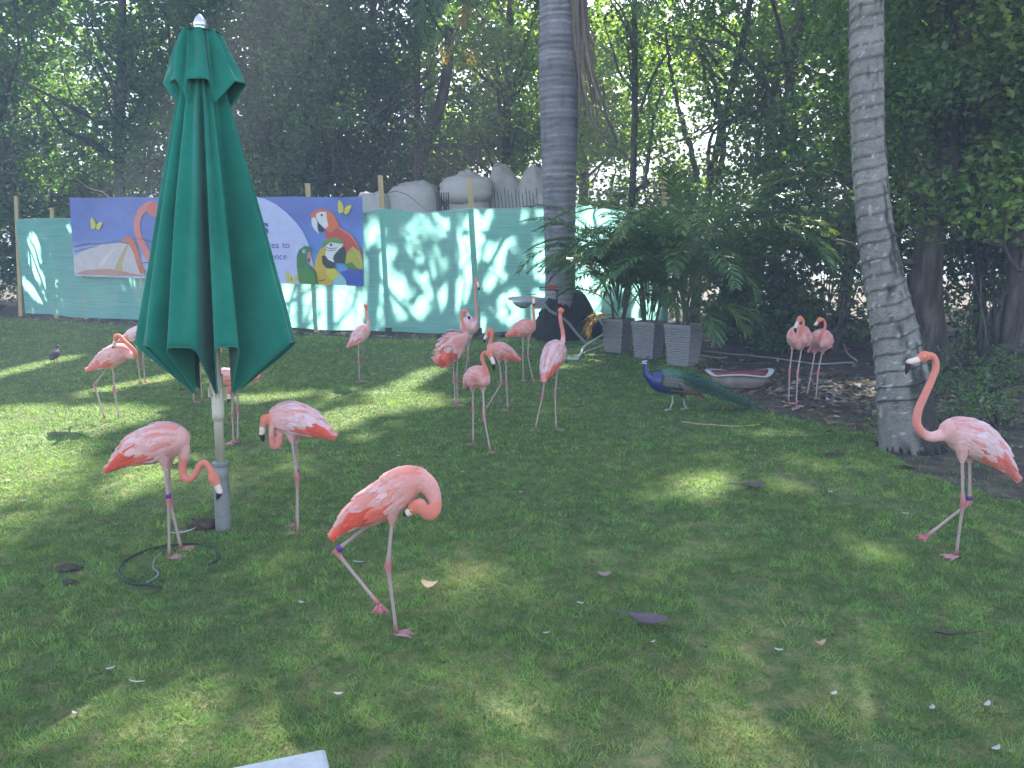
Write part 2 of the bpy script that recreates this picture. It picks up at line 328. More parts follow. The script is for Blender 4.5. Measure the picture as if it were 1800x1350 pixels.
def fence_at(px, py):
    """photo pixel -> point on the fence cloth"""
    d = ray(px, py)
    for k in range(len(FENCE) - 1):
        a_, b_ = FENCE[k], FENCE[k + 1]; e = b_ - a_
        den = d[0] * e[1] - d[1] * e[0]
        t = (a_[0] * e[1] - a_[1] * e[0]) / den; p = CAM + d * t; u = np.dot(p[:2] - a_, e) / np.dot(e, e)
        if (u >= 0 or k == 0) and (u <= 1 or k == len(FENCE) - 2) and t > 0: return p
    return p
fr = random.Random(5)
fg = [(510, 545, 640, 530, .42), (600, 515, 650, 440, .22), (560, 560, 640, 560, .35), (668, 400, 680, 480, .13), (735, 395, 770, 400, .16), (795, 390, 800, 400, .12), (715, 430, 735, 450, .11),
      (900, 520, 905, 530, .1), (1040, 375, 1100, 378, .2), (1060, 400, 1110, 395, .16), (60, 430, 62, 470, .22), (45, 500, 90, 540, .12), (700, 540, 705, 550, .1), (950, 455, 955, 470, .18), (1020, 470, 1025, 480, .12), (815, 440, 818, 470, .1)]
for _ in range(140):
    x_ = fr.uniform(640, 1150); y_ = fr.uniform(380, 580); fg.append((x_, y_, x_ + fr.uniform(-8, 8), y_ + fr.uniform(-12, 12), fr.uniform(.04, .15)))
for _ in range(10):
    x_ = fr.uniform(40, 250); y_ = fr.uniform(400, 545); fg.append((x_, y_, x_ + 4, y_ + 8, fr.uniform(.04, .09)))
for (x1, y1, x2, y2, r) in fg: GAPS.append((sp(fence_at(x1, y1)), sp(fence_at(x2, y2)), r))
def in_gap(p, grow=0.):
    q = sp(p); r_ = np.zeros(len(q), bool)
    for a_, b_, r in GAPS:
        e = b_ - a_; t = np.clip(((q - a_) @ e) / (e @ e + 1e-9), 0, 1); d = np.linalg.norm(q - (a_ + t[:, None] * e), axis=1)
        r_ |= d < r + grow
    return r_

# ================================================================ SHADE-CLOTH FENCE
def cloth_mat():
    m = pmat('shade_cloth', (.29, .70, .62), .8, .08, 1.2, .25, 3, trans=.55, tcol=(1.2, 1.1, 1.12), spec=.15, alpha=.06)
    N = m.node_tree.nodes; Lk = m.node_tree.links       # fine horizontal / vertical weave in the colour
    b = N['Principled BSDF']; src = b.inputs['Base Color'].links[0].from_socket; tc = N.new('ShaderNodeTexCoord')
    mp = N.new('ShaderNodeMapping'); mp.inputs['Scale'].default_value = (.6, .6, 26); Lk.new(tc.outputs['Object'], mp.inputs[0])
    n = N.new('ShaderNodeTexNoise'); n.inputs['Scale'].default_value = 1.6; n.inputs['Detail'].default_value = 4; Lk.new(mp.outputs[0], n.inputs['Vector'])
    r = N.new('ShaderNodeMapRange'); r.inputs[1].default_value = .3; r.inputs[2].default_value = .7; r.inputs[3].default_value = .86; r.inputs[4].default_value = 1.1; Lk.new(n.outputs[0], r.inputs[0])
    v = N.new('ShaderNodeVectorMath'); v.operation = 'SCALE'; Lk.new(src, v.inputs[0]); Lk.new(r.outputs[0], v.inputs['Scale'])
    for l in list(src.links):
        if l.to_node != v: Lk.new(v.outputs[0], l.to_socket)
    return m
M['cloth'] = cloth_mat()
def fence_pt(u):      # u in metres along the fence
    seg = [np.linalg.norm(FENCE[k + 1] - FENCE[k]) for k in range(len(FENCE) - 1)]
    for k, s_ in enumerate(seg):
        if u <= s_ or k == len(seg) - 1: return FENCE[k] + (FENCE[k + 1] - FENCE[k]) * (u / s_), norm(FENCE[k + 1] - FENCE[k])
        u -= s_
def top_z(px, py): return fence_at(px, py)[2]
tops = [(27, 385), (90, 383), (140, 384), (245, 380), (400, 376), (535, 374), (600, 373), (640, 374), (668, 366), (745, 374), (825, 366), (900, 366), (960, 362), (1015, 358), (1060, 366), (1110, 367), (1172, 362)]
tx = [fence_at(*t) for t in tops]
fence = thing('shade_fence', (*FENCE[3], 0), 'long green shade cloth fence on wooden posts behind the lawn', 'fence')
xs_top = np.array([t[0] for t in tx]); zs_top = np.array([t[2] for t in tx])
posts_px = [(27, 345, 0), (90, 365, 0), (142, 352, 0), (245, 352, 0), (400, 350, 0), (540, 322, 0), (668, 308, 1), (825, 312, 1), (1000, 330, 0), (1168, 310, 0)]
post_x = []
for px, py, ft in posts_px:
    bx = {27: 35, 90: 97, 142: 150, 245: 252, 540: 555, 668: 683, 825: 842, 1168: 1172}.get(px, px + 6)
    pt = fence_at(px, py); pb = fence_at(bx, 560); nrm = np.array([.0, 1, 0]); post_x.append(pb[0])
    a_ = pb + np.array([0, .05, 0]); a_[2] = -.15 if not ft else .0; b_ = pt + np.array([0, .05, 0])
    dirv = norm(b_ - a_); L_ = np.linalg.norm(b_ - a_); side = norm(np.cross(dirv, [0, 1, 0])); fwd = np.cross(side, dirv)
    mb = MB(); mb.add(*boxv((a_ + b_) / 2, (.095, .075, L_), M=np.stack([side, -fwd, dirv], 1))); part(mb, 'post', M['wood'], fence)
    if ft:
        mb = MB(); c = a_.copy(); c[1] -= .05; c[2] = .05; mb.add(*boxv(c, (.12, .12, .24))); part(mb, 'post_foot', M['black'], fence)
# cloth bays between posts: each bay a sheet of its own, bellied and wrinkled
bx = [tx[0][0]] + [p for p in post_x[2:]]; bx[-1] = FENCE[-1][0]
bx = sorted(bx)
for k in range(len(bx) - 1):
    xa, xb = bx[k], bx[k + 1]; nu = max(8, int((xb - xa) / .09)); nv = 26
    u = np.linspace(xa, xb, nu); v = np.linspace(0, 1, nv); U, Vv = np.meshgrid(u, v)
    fy = fence_y(U); top = np.interp(U, xs_top, zs_top); fr_ = (U - xa) / (xb - xa); bot = .05 + .05 * vnoise(U * 1.3, U * 0, 61)
    zz = bot + (top - bot) * Vv
    wr = .055 * np.sin(np.pi * fr_) * (fbm(U * .8 + k * 7, zz * .5, 63) - .3) + .02 * (fbm(U * 3, zz * 1.2 + k, 64) - .5) + .012 * np.sin(zz * 9 + fr_ * 5 + k) * np.clip(1 - 6 * np.abs(fr_ - .06), 0, 1)
    VV = np.stack([U, fy - .0 - wr, zz], -1).reshape(-1, 3)
    mb = MB(); mb.add(VV, rings(nv, nu, False, False)); part(mb, 'cloth_panel', M['cloth'], fence, smooth=True)
mb = MB(); pp = np.stack([xs_top, fence_y(xs_top) - .012, zs_top - .01], -1); mb.add(*tube(np.array([[np.interp(t_, np.arange(len(pp)), pp[:, d_]) for d_ in range(3)] for t_ in np.linspace(0, len(pp) - 1, 60)]), .008, 5)); part(mb, 'edge_cord', M['palehose'], fence)

# ================================================================ PRINTED BANNER
bo = fence_at(380, 480); banner = thing('banner', (bo[0], bo[1] - .05, bo[2]), 'blue banner printed with flamingos, parrots and butterflies hanging on the green fence', 'banner')
_ba, _bb = fence_at(122, 420)[:2], fence_at(640, 420)[:2]; _be = norm(_bb - _ba); _bn = np.array([_be[1], -_be[0]])     # the sheet hangs taut in one vertical plane
_off = max(np.dot(f_ - _ba, _bn) for f_ in FENCE[:4]) + .09
def bpt(px, py, lay=0):
    d = ray(px, py); n3 = np.array([_bn[0], _bn[1], 0]); p0 = np.array([*(_ba + _bn * (_off + .004 * lay)), 0]); t = np.dot(p0 - CAM, n3) / np.dot(d, n3)
    return CAM + d * t
nu, nv = 60, 16; Vb = []; Cb = []
for jv in range(nv):
    for iu in range(nu):
        fu = iu / (nu - 1); fv = jv / (nv - 1)
        x_ = (1 - fu) * (122 + 9 * fv) + fu * (637 + 3 * fv); y_ = (1 - fu) * (347 + 138 * fv) + fu * (346 + 157 * fv) + 1.2 * math.sin(fu * 23) * (1 - fv) * .6
        Vb.append(bpt(x_, y_, -4.5 * (fbm(fu * 9 + .35 * fv, fv * 1.4, 72) + .4 * (math.sin(fu * 19 + 3 * fv) + 1))))
        top_c = np.array([.13, .18, .47]); bot_c = np.array([.10, .20, .50]); c_ = top_c * (1 - fv) + bot_c * fv
        if fu < .42: wv = np.clip((fv - .55 - .1 * fu) * 4, 0, 1); c_ = c_ * (1 - wv) + np.array([.5, .52, .66]) * wv
        elif fu > .72: wv = np.clip((fv - .35) * 1.4, 0, .7); c_ = c_ * (1 - wv) + np.array([.12, .32, .62]) * wv
        c_ = c_ * (.8 + .45 * fbm(fu * 14, fv * 5, 71)); Cb.append(c_)
part(MB().add(Vb, rings(nv, nu, False, False), np.array(Cb)), 'printed_sheet', M['print'], banner, smooth=True)
def flat(name, polys, k, ox, oy, lay):
    mb = MB()
    for pts, c in polys:
        p3 = []; m_ = len(pts)
        for i_ in range(m_):                       # subdivide so the print follows the sheet
            x1, y1 = pts[i_]; x2, y2 = pts[(i_ + 1) % m_]; p3.append(bpt(x1 / k + ox, y1 / k + oy, lay))
        V, F = prism(p3, (0, 1, 0), .0016); mb.add(V, F, c); lay += .35
    return part(mb, name, M['print'], banner)
def stroke(pts, w, n=24):
    p = catmull(pts, n); t = norm(np.gradient(p, axis=0)); nn = np.stack([-t[:, 1], t[:, 0]], -1); ww = np.interp(np.linspace(0, 1, n), np.linspace(0, 1, len(w)), w)[:, None] / 2
    return [tuple(v) for v in p + nn * ww] + [tuple(v) for v in (p - nn * ww)[::-1]]
def disc(cx, cy_, rx, ry, n=14, rot=0):
    return [(cx + rx * math.cos(a_) * math.cos(rot) - ry * math.sin(a_) * math.sin(rot), cy_ + rx * math.cos(a_) * math.sin(rot) + ry * math.sin(a_) * math.cos(rot)) for a_ in np.linspace(0, 2 * np.pi, n, endpoint=False)]
A = (7.942, 100, 330)     # zoomed crops used to read the print
org_, pk = (.62, .17, .08), (.66, .22, .18)
flat('printed_flamingo', [([(250, 1205), (232, 960), (420, 860), (640, 790), (880, 770), (1010, 790), (1110, 940), (1170, 1080), (1225, 1225), (700, 1222)], (.58, .53, .52)),
    ([(250, 1205), (400, 1150), (700, 1130), (900, 1160), (1050, 1195), (1225, 1225), (700, 1222)], (.55, .27, .2)),
    (stroke([(860, 1150), (880, 1050), (940, 900), (990, 800)], [110, 70, 50, 20]), (.5, .38, .18)), (stroke([(600, 1100), (720, 950), (830, 830)], [60, 60, 20]), (.66, .62, .6)),
    (stroke([(1200, 1190), (1140, 1050), (1110, 920), (1050, 780), (990, 720), (900, 745)], [70, 60, 70, 85, 80, 60]), org_)], *A, 1.0)
flat('printed_flamingo', [(stroke([(1310, 1040), (1240, 880), (1150, 700), (1115, 520), (1150, 370), (1250, 260), (1340, 240)], [60, 95, 90, 85, 90, 105, 110]), pk),
    (disc(1350, 300, 95, 105), (.62, .14, .12)), ([(1350, 330), (1450, 330), (1440, 480), (1390, 440)], (.6, .14, .12)), (disc(1420, 390, 40, 50), (.6, .55, .5))], *A, 1.0)
flat('printed_water_line', [(stroke([(225, 820), (420, 780), (640, 775), (870, 735)], [14, 20, 10, 8]), (.10, .13, .25))], *A, 1.0)
flat('printed_water_line', [(stroke([(235, 890), (400, 850), (560, 825)], [10, 12, 6]), (.14, .17, .3))], *A, 1.0)
flat('printed_water_line', [(stroke([(1080, 705), (1200, 720), (1350, 760)], [14, 16, 18]), (.06, .1, .22))], *A, 1.0)
flat('printed_water_line', [(stroke([(1180, 1050), (1320, 1040)], [12, 12]), (.06, .1, .22))], *A, 1.0)
def butterfly(cx, cy_, s_, rot=0.):
    ca, sa = math.cos(rot), math.sin(rot)
    W = lambda pts: [(cx + s_ * (x_ * ca - y_ * sa), cy_ + s_ * (x_ * sa + y_ * ca)) for x_, y_ in pts]
    yl = (.62, .55, .08)
    return [(W([(0, 10), (-10, -30), (-45, -90), (-70, -95), (-80, -40), (-72, 10), (-80, 30), (-60, 70), (-30, 65), (-5, 40)]), yl), (W([(0, 10), (30, -20), (75, -35), (100, -25), (85, 10), (70, 30), (65, 60), (30, 85), (5, 70), (-5, 40)]), yl), (W([(-4, -20), (5, -20), (7, 40), (-6, 40)]), (.08, .06, .03))]
flat('printed_butterfly', butterfly(545, 510, .95), *A, 1.2)
B = (7.5, 440, 330)
flat('printed_circle', [([(-900, 112), (60, 112), (200, 150), (340, 215), (480, 330), (600, 450), (690, 570), (760, 720), (800, 870), (830, 1010), (845, 1150), (840, 1275), (430, 1262), (-900, 1235)], (.50, .54, .76))], *B, .6)
flat('printed_butterfly', butterfly(1235, 265, 1.05), *B, 1.2); flat('printed_butterfly', [(p_[:], c_) for p_, c_ in butterfly(540, 1190, .88)], *B, 1.6)
flat('printed_macaw', [([(985, 590), (1050, 470), (1120, 480), (1240, 560), (1360, 660), (1440, 780), (1480, 900), (1480, 1080), (1420, 1100), (1330, 1060), (1240, 900), (1180, 760), (990, 665)], (.55, .09, .06)),
    ([(795, 390), (800, 340), (850, 300), (930, 280), (1020, 295), (1090, 345), (1150, 440), (1170, 500), (1060, 600), (1000, 560), (980, 480), (860, 400)], (.68, .17, .05)),
    ([(865, 350), (920, 318), (1000, 320), (1010, 420), (1030, 500), (985, 545), (910, 470), (870, 400)], (.72, .72, .74)), ([(805, 400), (850, 385), (885, 440), (885, 520), (905, 610), (850, 560), (810, 490)], (.62, .66, .64)),
    ([(895, 470), (985, 545), (950, 585), (905, 570)], (.02, .025, .025)), (disc(940, 360, 14, 18), (.1, .1, .08)),
    ([(1260, 880), (1340, 780), (1440, 830), (1485, 960), (1480, 1080), (1400, 1060), (1250, 1000)], (.45, .42, .05)), ([(1240, 1010), (1340, 980), (1430, 1090), (1400, 1110), (1300, 1090)], (.08, .22, .05)),
    ([(1180, 1110), (1290, 1080), (1480, 1085), (1488, 1300), (1270, 1290), (1250, 1190)], (.05, .10, .42)), (stroke([(1150, 520), (1330, 640), (1440, 800)], [20, 26, 10]), (.66, .22, .12)), (stroke([(1350, 780), (1430, 900), (1470, 1050)], [18, 22, 10]), (.6, .5, .2))], *B, 1.0)
flat('printed_macaw', [([(840, 1060), (870, 920), (930, 800), (990, 770), (1110, 900), (1110, 1060), (1190, 1130), (1130, 1200), (1060, 1282), (890, 1278)], (.60, .42, .05)),
    ([(940, 760), (985, 690), (1080, 660), (1170, 668), (1230, 720), (1240, 780), (1120, 750), (990, 780)], (.14, .34, .06)), ([(990, 770), (1060, 715), (1230, 735), (1180, 820), (1110, 900), (1100, 985), (1030, 950), (985, 890), (1000, 820)], (.70, .72, .72)),
    ([(1110, 880), (1180, 800), (1240, 780), (1265, 880), (1250, 1005), (1215, 1000), (1170, 985), (1110, 990), (1090, 930)], (.035, .06, .06)), ([(940, 900), (985, 890), (1030, 950), (1110, 990), (1105, 1060), (1010, 1070), (950, 1000)], (.04, .045, .05)),
    ([(1000, 1060), (1130, 1080), (1160, 1150), (1080, 1230), (1010, 1160)], (.62, .58, .05)), (stroke([(1000, 785), (1060, 800), (1150, 790)], [7, 9, 5]), (.03, .04, .04)), (stroke([(995, 815), (1060, 830), (1130, 815)], [6, 8, 5]), (.03, .04, .04)), (stroke([(1060, 715), (1140, 725), (1220, 740)], [5, 6, 5]), (.06, .06, .06)), (disc(1063, 752, 16, 18), (.05, .05, .04)),
    ([(1110, 1200), (1180, 1130), (1260, 1220), (1270, 1290), (1080, 1282)], (.30, .55, .58)), (stroke([(895, 1215), (940, 1222), (985, 1208)], [8, 14, 6]), (.08, .05, .03))], *B, 2.4)
flat('printed_parrot', [([(640, 1260), (615, 1060), (640, 960), (760, 990), (830, 1060), (880, 1180), (895, 1275)], (.07, .25, .04)), ([(612, 1050), (612, 900), (640, 820), (720, 765), (790, 780), (805, 830), (770, 900), (760, 1000), (690, 1060)], (.05, .19, .10)),
    ([(750, 860), (795, 835), (803, 920), (780, 1000), (755, 990)], (.5, .27, .2)), ([(755, 930), (790, 940), (770, 1000)], (.03, .03, .03)), (disc(708, 838, 22, 26), (.6, .62, .6)), (disc(710, 836, 10, 12), (.03, .03, .03)), (stroke([(770, 1020), (850, 1120), (880, 1270)], [20, 40, 30]), (.045, .15, .03))]
    + [(stroke([(615, 1030 - 22 * q_), (650, 1015 - 22 * q_), (690, 1025 - 20 * q_)], [6, 8, 3]), (.10, .34, .06)) for q_ in range(7)], *B, 2.0)
def lettering(txt, cx, cy_, hpx, weight=0.):
    cu = bpy.data.curves.new('lettering', 'FONT'); cu.body = txt; cu.size = 1.0; cu.extrude = .0; cu.offset = weight
    to = bpy.data.objects.new('tmp', cu); col.objects.link(to); dg = bpy.context.evaluated_depsgraph_get(); me = bpy.data.meshes.new_from_object(to.evaluated_get(dg))
    col.objects.unlink(to); bpy.data.objects.remove(to); bpy.data.curves.remove(cu)
    for v in me.vertices:
        px, py = cx + v.co.x * hpx * .93, cy_ - v.co.y * hpx; v.co = Vector(bpt(px, py, 1.5) - ORG[banner.name])
    me.materials.append(M['ink']); o = bpy.data.objects.new('lettering', me); col.objects.link(o); o.parent = banner
M['ink'] = pmat('ink', (.035, .045, .22), .6, 0)
lettering('s', 458, 411, 40, .03); lettering('area', 464, 436, 16.5); lettering('to', 496, 436, 16.5); lettering('ence', 475.5, 456.3, 16.5)

# ================================================================ TREES
def leaves(C, L, rg, cols, flatb=.5):
    """C centres, L lengths -> rhombic leaves, each its own face"""
    n = len(C); a = norm(rg.normal(size=(n, 3)) * [1, 1, .6] + [0, 0, -.25]); b = norm(np.cross(a, rg.normal(size=(n, 3)) + [0, 0, flatb]))
    w = L * rg.uniform(.5, .72, n); nn = np.cross(a, b)
    V = np.empty((n * 4, 3)); l_ = (L / 2)[:, None]; w_ = (w / 2)[:, None]; fold = nn * w_ * .35
    V[0::4] = C - a * l_; V[1::4] = C + b * w_ + fold; V[2::4] = C + a * l_; V[3::4] = C - b * w_ + fold
    return V, np.arange(n * 4).reshape(-1, 4), np.repeat(cols, 4, 0)
LC = {'dark': [(.075, .14, .06), (.10, .17, .068), (.06, .12, .055)], 'mid': [(.08, .155, .05), (.11, .18, .055), (.065, .125, .05)],
      'light': [(.14, .22, .055), (.17, .25, .06), (.10, .17, .045)], 'yellow': [(.30, .26, .05), (.2, .2, .05), (.12, .17, .04)]}
def tree(name, label, bx, by, h, rad, zlo, nclump, per, leaf, kind, tr, seed, group, lean=(0, 0), limbs=None, cat='tree', crad=(.5, 1.05), up_scale=2.6):
    rg = np.random.default_rng(seed); t = thing(name, (bx, by, 0), label, cat, group)
    base = np.array([bx, by, -.1]); top = np.array([bx + lean[0], by + lean[1], h * .85])
    mid = (base + top) / 2 + rg.normal(0, .35, 3) * [1, 1, .2]
    tp = catmull([base, base + (mid - base) * .4 + rg.normal(0, .12, 3) * [1, 1, 0], mid, (mid + top) / 2 + rg.normal(0, .3, 3) * [1, 1, 0], top], 26)
    mb = MB(); rr = np.linspace(1, .18, 26) * tr; rr[0] *= 1.5; rr[1] *= 1.15; mb.add(*tube(tp, rr, 9)); part(mb, 'trunk', M['bark'], t, smooth=True)
    cs = []; nhi = int(nclump * .85)  # unseen upper clumps, thickened to shade the foreground lawn
    for q_ in range(nclump + nhi):
        z = zlo + (min(h, 8.8) - zlo) * rg.random() if q_ < nclump else rg.uniform(8.6, h)
        f = (z - zlo) / (h - zlo); rr_ = rad * (math.sin(math.pi * min(1, .26 + f * .66)) ** .6)
        a_ = rg.uniform(0, 6.283); q = rr_ * math.sqrt(rg.random()); k = np.interp(z / (h * .85), [0, 1], [0, 1])
        cs.append([bx + lean[0] * k + q * math.cos(a_), by + lean[1] * k + q * math.sin(a_), z])
    cs = np.array(cs); lb = MB()
    for c in cs[:max(10, nclump // 4)]:
        k = int(np.clip(np.searchsorted(tp[:, 2], c[2] * .62), 2, 24)); s_ = tp[k]; m_ = (s_ + c) / 2 + rg.normal(0, .28, 3); L_ = np.linalg.norm(c - s_)
        lb.add(*tube(catmull([s_, s_ + (m_ - s_) * .6 + rg.normal(0, .1, 3), m_, m_ + (c - m_) * .5 + rg.normal(0, .15, 3), c], 12), np.linspace(min(rr[k] * .6, .03 + .012 * L_), .008, 12), 5))
    for k in range(min(nclump, 70)):       # thin twigs
        c = cs[rg.integers(len(cs))]
        if c[2] < 9:
            e = c + rg.normal(0, .9, 3); lb.add(*tube(catmull([c, (c + e) / 2 + rg.normal(0, .15, 3), e], 6), np.linspace(.014, .004, 6), 4))
    for l_ in (limbs or []):
        p_ = catmull(l_[0], 30) + rg.normal(0, .012, (30, 3)); lb.add(*tube(p_, np.linspace(l_[1], l_[2], 30), 8))
    part(lb, 'limbs', M['bark'], t, smooth=True)['kind'] = 'stuff'
    Cs = []; Ls = []
    for c in cs:
        r_ = rg.uniform(*crad); hi = c[2] > 8.6; m_ = int(per * (r_ / .8) ** 2 * (.24 if hi else 1))
        d = norm(rg.normal(size=(m_, 3))) * (r_ * rg.random(m_) ** .45)[:, None] * [1.15, 1.15, .8]
        Cs.append(c + d); Ls.append(leaf * rg.uniform(.65, 1.3, m_) * (up_scale if hi else 1))
    C = np.vstack(Cs); L = np.concatenate(Ls); k = (C[:, 2] > .15) & ~in_gap(C, .03) & ((C[:, 1] > fence_y(C[:, 0]) + 2.4) | (C[:, 0] > FENCE[-1][0] + .3)) & ~((C[:, 0] > -4.9) & (C[:, 0] < 1.3) & (C[:, 1] < 21.9) & (C[:, 2] < 4.6)); C = C[k]; L = L[k]
    pal = np.array(LC[kind]); cl = pal[rg.integers(0, 3, len(C))] * rg.uniform(.7, 1.35, len(C))[:, None]
    yl = rg.random(len(C)) < .007; cl[yl] = [.26, .24, .06]
    cr = MB(); cr.add(*leaves(C, L, rg, cl)); part(cr, 'crown', M['leaf'], t)['kind'] = 'stuff'
    return t
def X_at(px, Y): return P(px, 435, Y)[0]
GB = 'trees behind the green fence'; GR = 'trees along the right side'
TL = [  # px, Y, height, radius, zlo, clumps, per, leaf, kind, trunk r, label
    (-190, 23.0, 21, 3.4, .6, 80, 260, .15, 'mid', .20, 'bushy tree cut off by the left edge of the photo'),
    (40, 24.0, 22, 3.4, .4, 130, 300, .145, 'mid', .22, 'dense tree above the bare left end of the green fence'),
    (215, 22.6, 21, 3.2, .8, 130, 310, .135, 'dark', .18, 'dense dark tree above the printed flamingos, left of the parasol'),
    (385, 22.0, 22, 3.2, 1.2, 130, 310, .135, 'dark', .20, 'dense dark tree directly behind the closed parasol'),
    (545, 21.6, 21, 3.0, 1.5, 125, 310, .125, 'dark', .17, 'dark tree above the printed parrots'),
    (665, 23.0, 22, 2.9, 1.8, 110, 300, .13, 'dark', .16, 'tree behind the left pale boulder'),
    (880, 22.6, 21, 2.8, 2.2, 110, 300, .125, 'light', .15, 'sunlit light green tree left of the ringed palm trunk'),
    (1085, 19.5, 19, 2.3, 1.8, 62, 280, .125, 'light', .10, 'open sunlit tree just right of the ringed palm trunk'),
    (1225, 18.6, 19, 2.2, 2.4, 48, 260, .12, 'mid', .11, 'thin tree with sky showing through, above the potted palms'),
    (1372, 17.6, 19, 2.5, 2.8, 52, 260, .115, 'mid', .13, 'crooked tree with bare sinuous branches left of the leaning palm'),
    (1490, 18.6, 19, 2.2, 1.6, 70, 270, .12, 'mid', .13, 'tree partly hidden behind the leaning palm trunk')]
for k, (px, Y, h, r_, zl, nc, per, lf, kd, tr, lb) in enumerate(TL):
    lm_ = None
    if px == 1372:
        q = lambda a, b, dy=0.: P(a, b, 17.3 + dy)
        lm_ = [([q(1385, 330), q(1395, 260), q(1370, 190), q(1330, 130), q(1290, 90), q(1240, 70), q(1180, 62)], .085, .02), ([q(1370, 190), q(1400, 185), q(1440, 190), q(1475, 200)], .10, .04), ([q(1340, 180), q(1300, 190), q(1260, 215), q(1220, 245)], .05, .015),
               ([q(1345, 115, .2), q(1390, 105, .2), q(1440, 110, .2), q(1470, 70, .2)], .05, .02), ([q(1340, 190, .3), q(1290, 215, .3), q(1240, 235, .3), q(1190, 250, .3)], .035, .012), ([q(1345, 120), q(1325, 80), q(1290, 60), q(1260, 40)], .035, .012)]
    if px == 1225:
        q = lambda a, b: P(a, b, 18.4)
        lm_ = [([q(1225, 320), q(1215, 260), q(1195, 200), q(1180, 130), q(1170, 60)], .07, .03), ([q(1262, 320), q(1272, 250), q(1262, 170), q(1240, 100), q(1215, 40)], .075, .03), ([q(1265, 215), q(1235, 225), q(1200, 245), q(1150, 260)], .03, .01)]
    if px == 1085:
        q = lambda a, b: P(a, b, 18.9)
        lm_ = [([q(1132, 330), q(1140, 270), q(1150, 200), q(1170, 140)], .06, .02), ([q(1085, 250), q(1065, 200), q(1060, 150)], .05, .02)]
    tree('broadleaf_tree', lb, X_at(px, Y), Y, h, r_, zl, nc, per, lf, kd, tr, 100 + k, GB, limbs=lm_)
for k, (px, Y, h, kd, lb) in enumerate([(110, 29, 23, 'mid', 'tall tree in the second row at the left'), (480, 28, 24, 'mid', 'tall tree in the second row right of the parasol top'), (760, 28, 24, 'light', 'tall tree in the second row behind the drooping palm fronds'), (1010, 27, 25, 'light', 'tall tree in the second row behind the ringed palm trunk'), (1330, 27, 25, 'light', 'tall tree in the second row between the two big palm trunks'), (1640, 25, 25, 'mid', 'tall tree in the second row right of the leaning palm')]):
    tree('broadleaf_tree', lb, X_at(px, Y), Y, h, 3.6, (7.8 if px == 1330 else 4.0) if px > 1000 else 1.0, 85 if px < 1000 else (40 if px == 1330 else 70), 185, .21, kd, .2, 160 + k, 'trees in the second row')
# right hand trees, nearer
tree('broadleaf_tree', 'leafy tree with a stout dark trunk right of the leaning palm', X_at(1660, 11.8), 11.8, 10, 2.3, 2.0, 100, 420, .11, 'mid', .26, 181, GR, crad=(.45, .85))
tree('broadleaf_tree', 'leafy tree filling the upper right corner of the photo', X_at(1800, 11.0), 11.0, 11, 2.4, 2.2, 100, 420, .115, 'light', .18, 182, GR, crad=(.45, .85))
tree('broadleaf_tree', 'tree cut off by the right edge of the photo', X_at(1960, 13.0), 13.0, 12, 2.6, 1.2, 80, 300, .13, 'mid', .2, 183, GR)
tree('broadleaf_tree', 'tall tree in the second row at the far right', X_at(1900, 24), 24, 22, 4.2, 3.5, 70, 170, .21, 'mid', .2, 185, GR)
tree('broadleaf_tree', 'slender tree behind the stout trunk at the right', X_at(1740, 15.5), 15.5, 13, 2.4, 1.8, 90, 300, .13, 'mid', .13, 184, GR)
# shrubs
def shrub(label, px, Y, h, rad, n, leaf, kind, seed, zlo=.05, group='shrubs at the right'):
    rg = np.random.default_rng(seed); bx = X_at(px, Y); t = thing('shrub', (bx, Y, 0), label, 'shrub', group)
    cs = np.stack([bx + rg.normal(0, rad * .5, 16), Y + rg.normal(0, rad * .4, 16), zlo + (h - zlo) * rg.random(16)], -1); mb = MB()
    for c in cs: mb.add(*tube(catmull([[bx + rg.normal(0, .05), Y, -.03], (np.array([bx, Y, 0]) + c) / 2 + rg.normal(0, .06, 3), c], 7), np.linspace(.018, .005, 7), 5))
    part(mb, 'stems', M['bark'], t)
    m_ = n // 16; C = np.vstack([c + norm(rg.normal(size=(m_, 3))) * (rad * .42 * rg.random(m_) ** .4)[:, None] for c in cs]); C = C[(C[:, 2] > .03) & ~in_gap(C) & ((np.abs(C[:, 1] - fence_y(C[:, 0])) > .35) | (C[:, 0] > FENCE[-1][0] + .3) | (C[:, 0] < FENCE[0][0]))]
    pal = np.array(LC[kind]); cl = pal[rg.integers(0, 3, len(C))] * rg.uniform(.7, 1.35, len(C))[:, None]
    mb = MB(); mb.add(*leaves(C, leaf * rg.uniform(.6, 1.3, len(C)), rg, cl)); part(mb, 'foliage', M['leaf'], t)
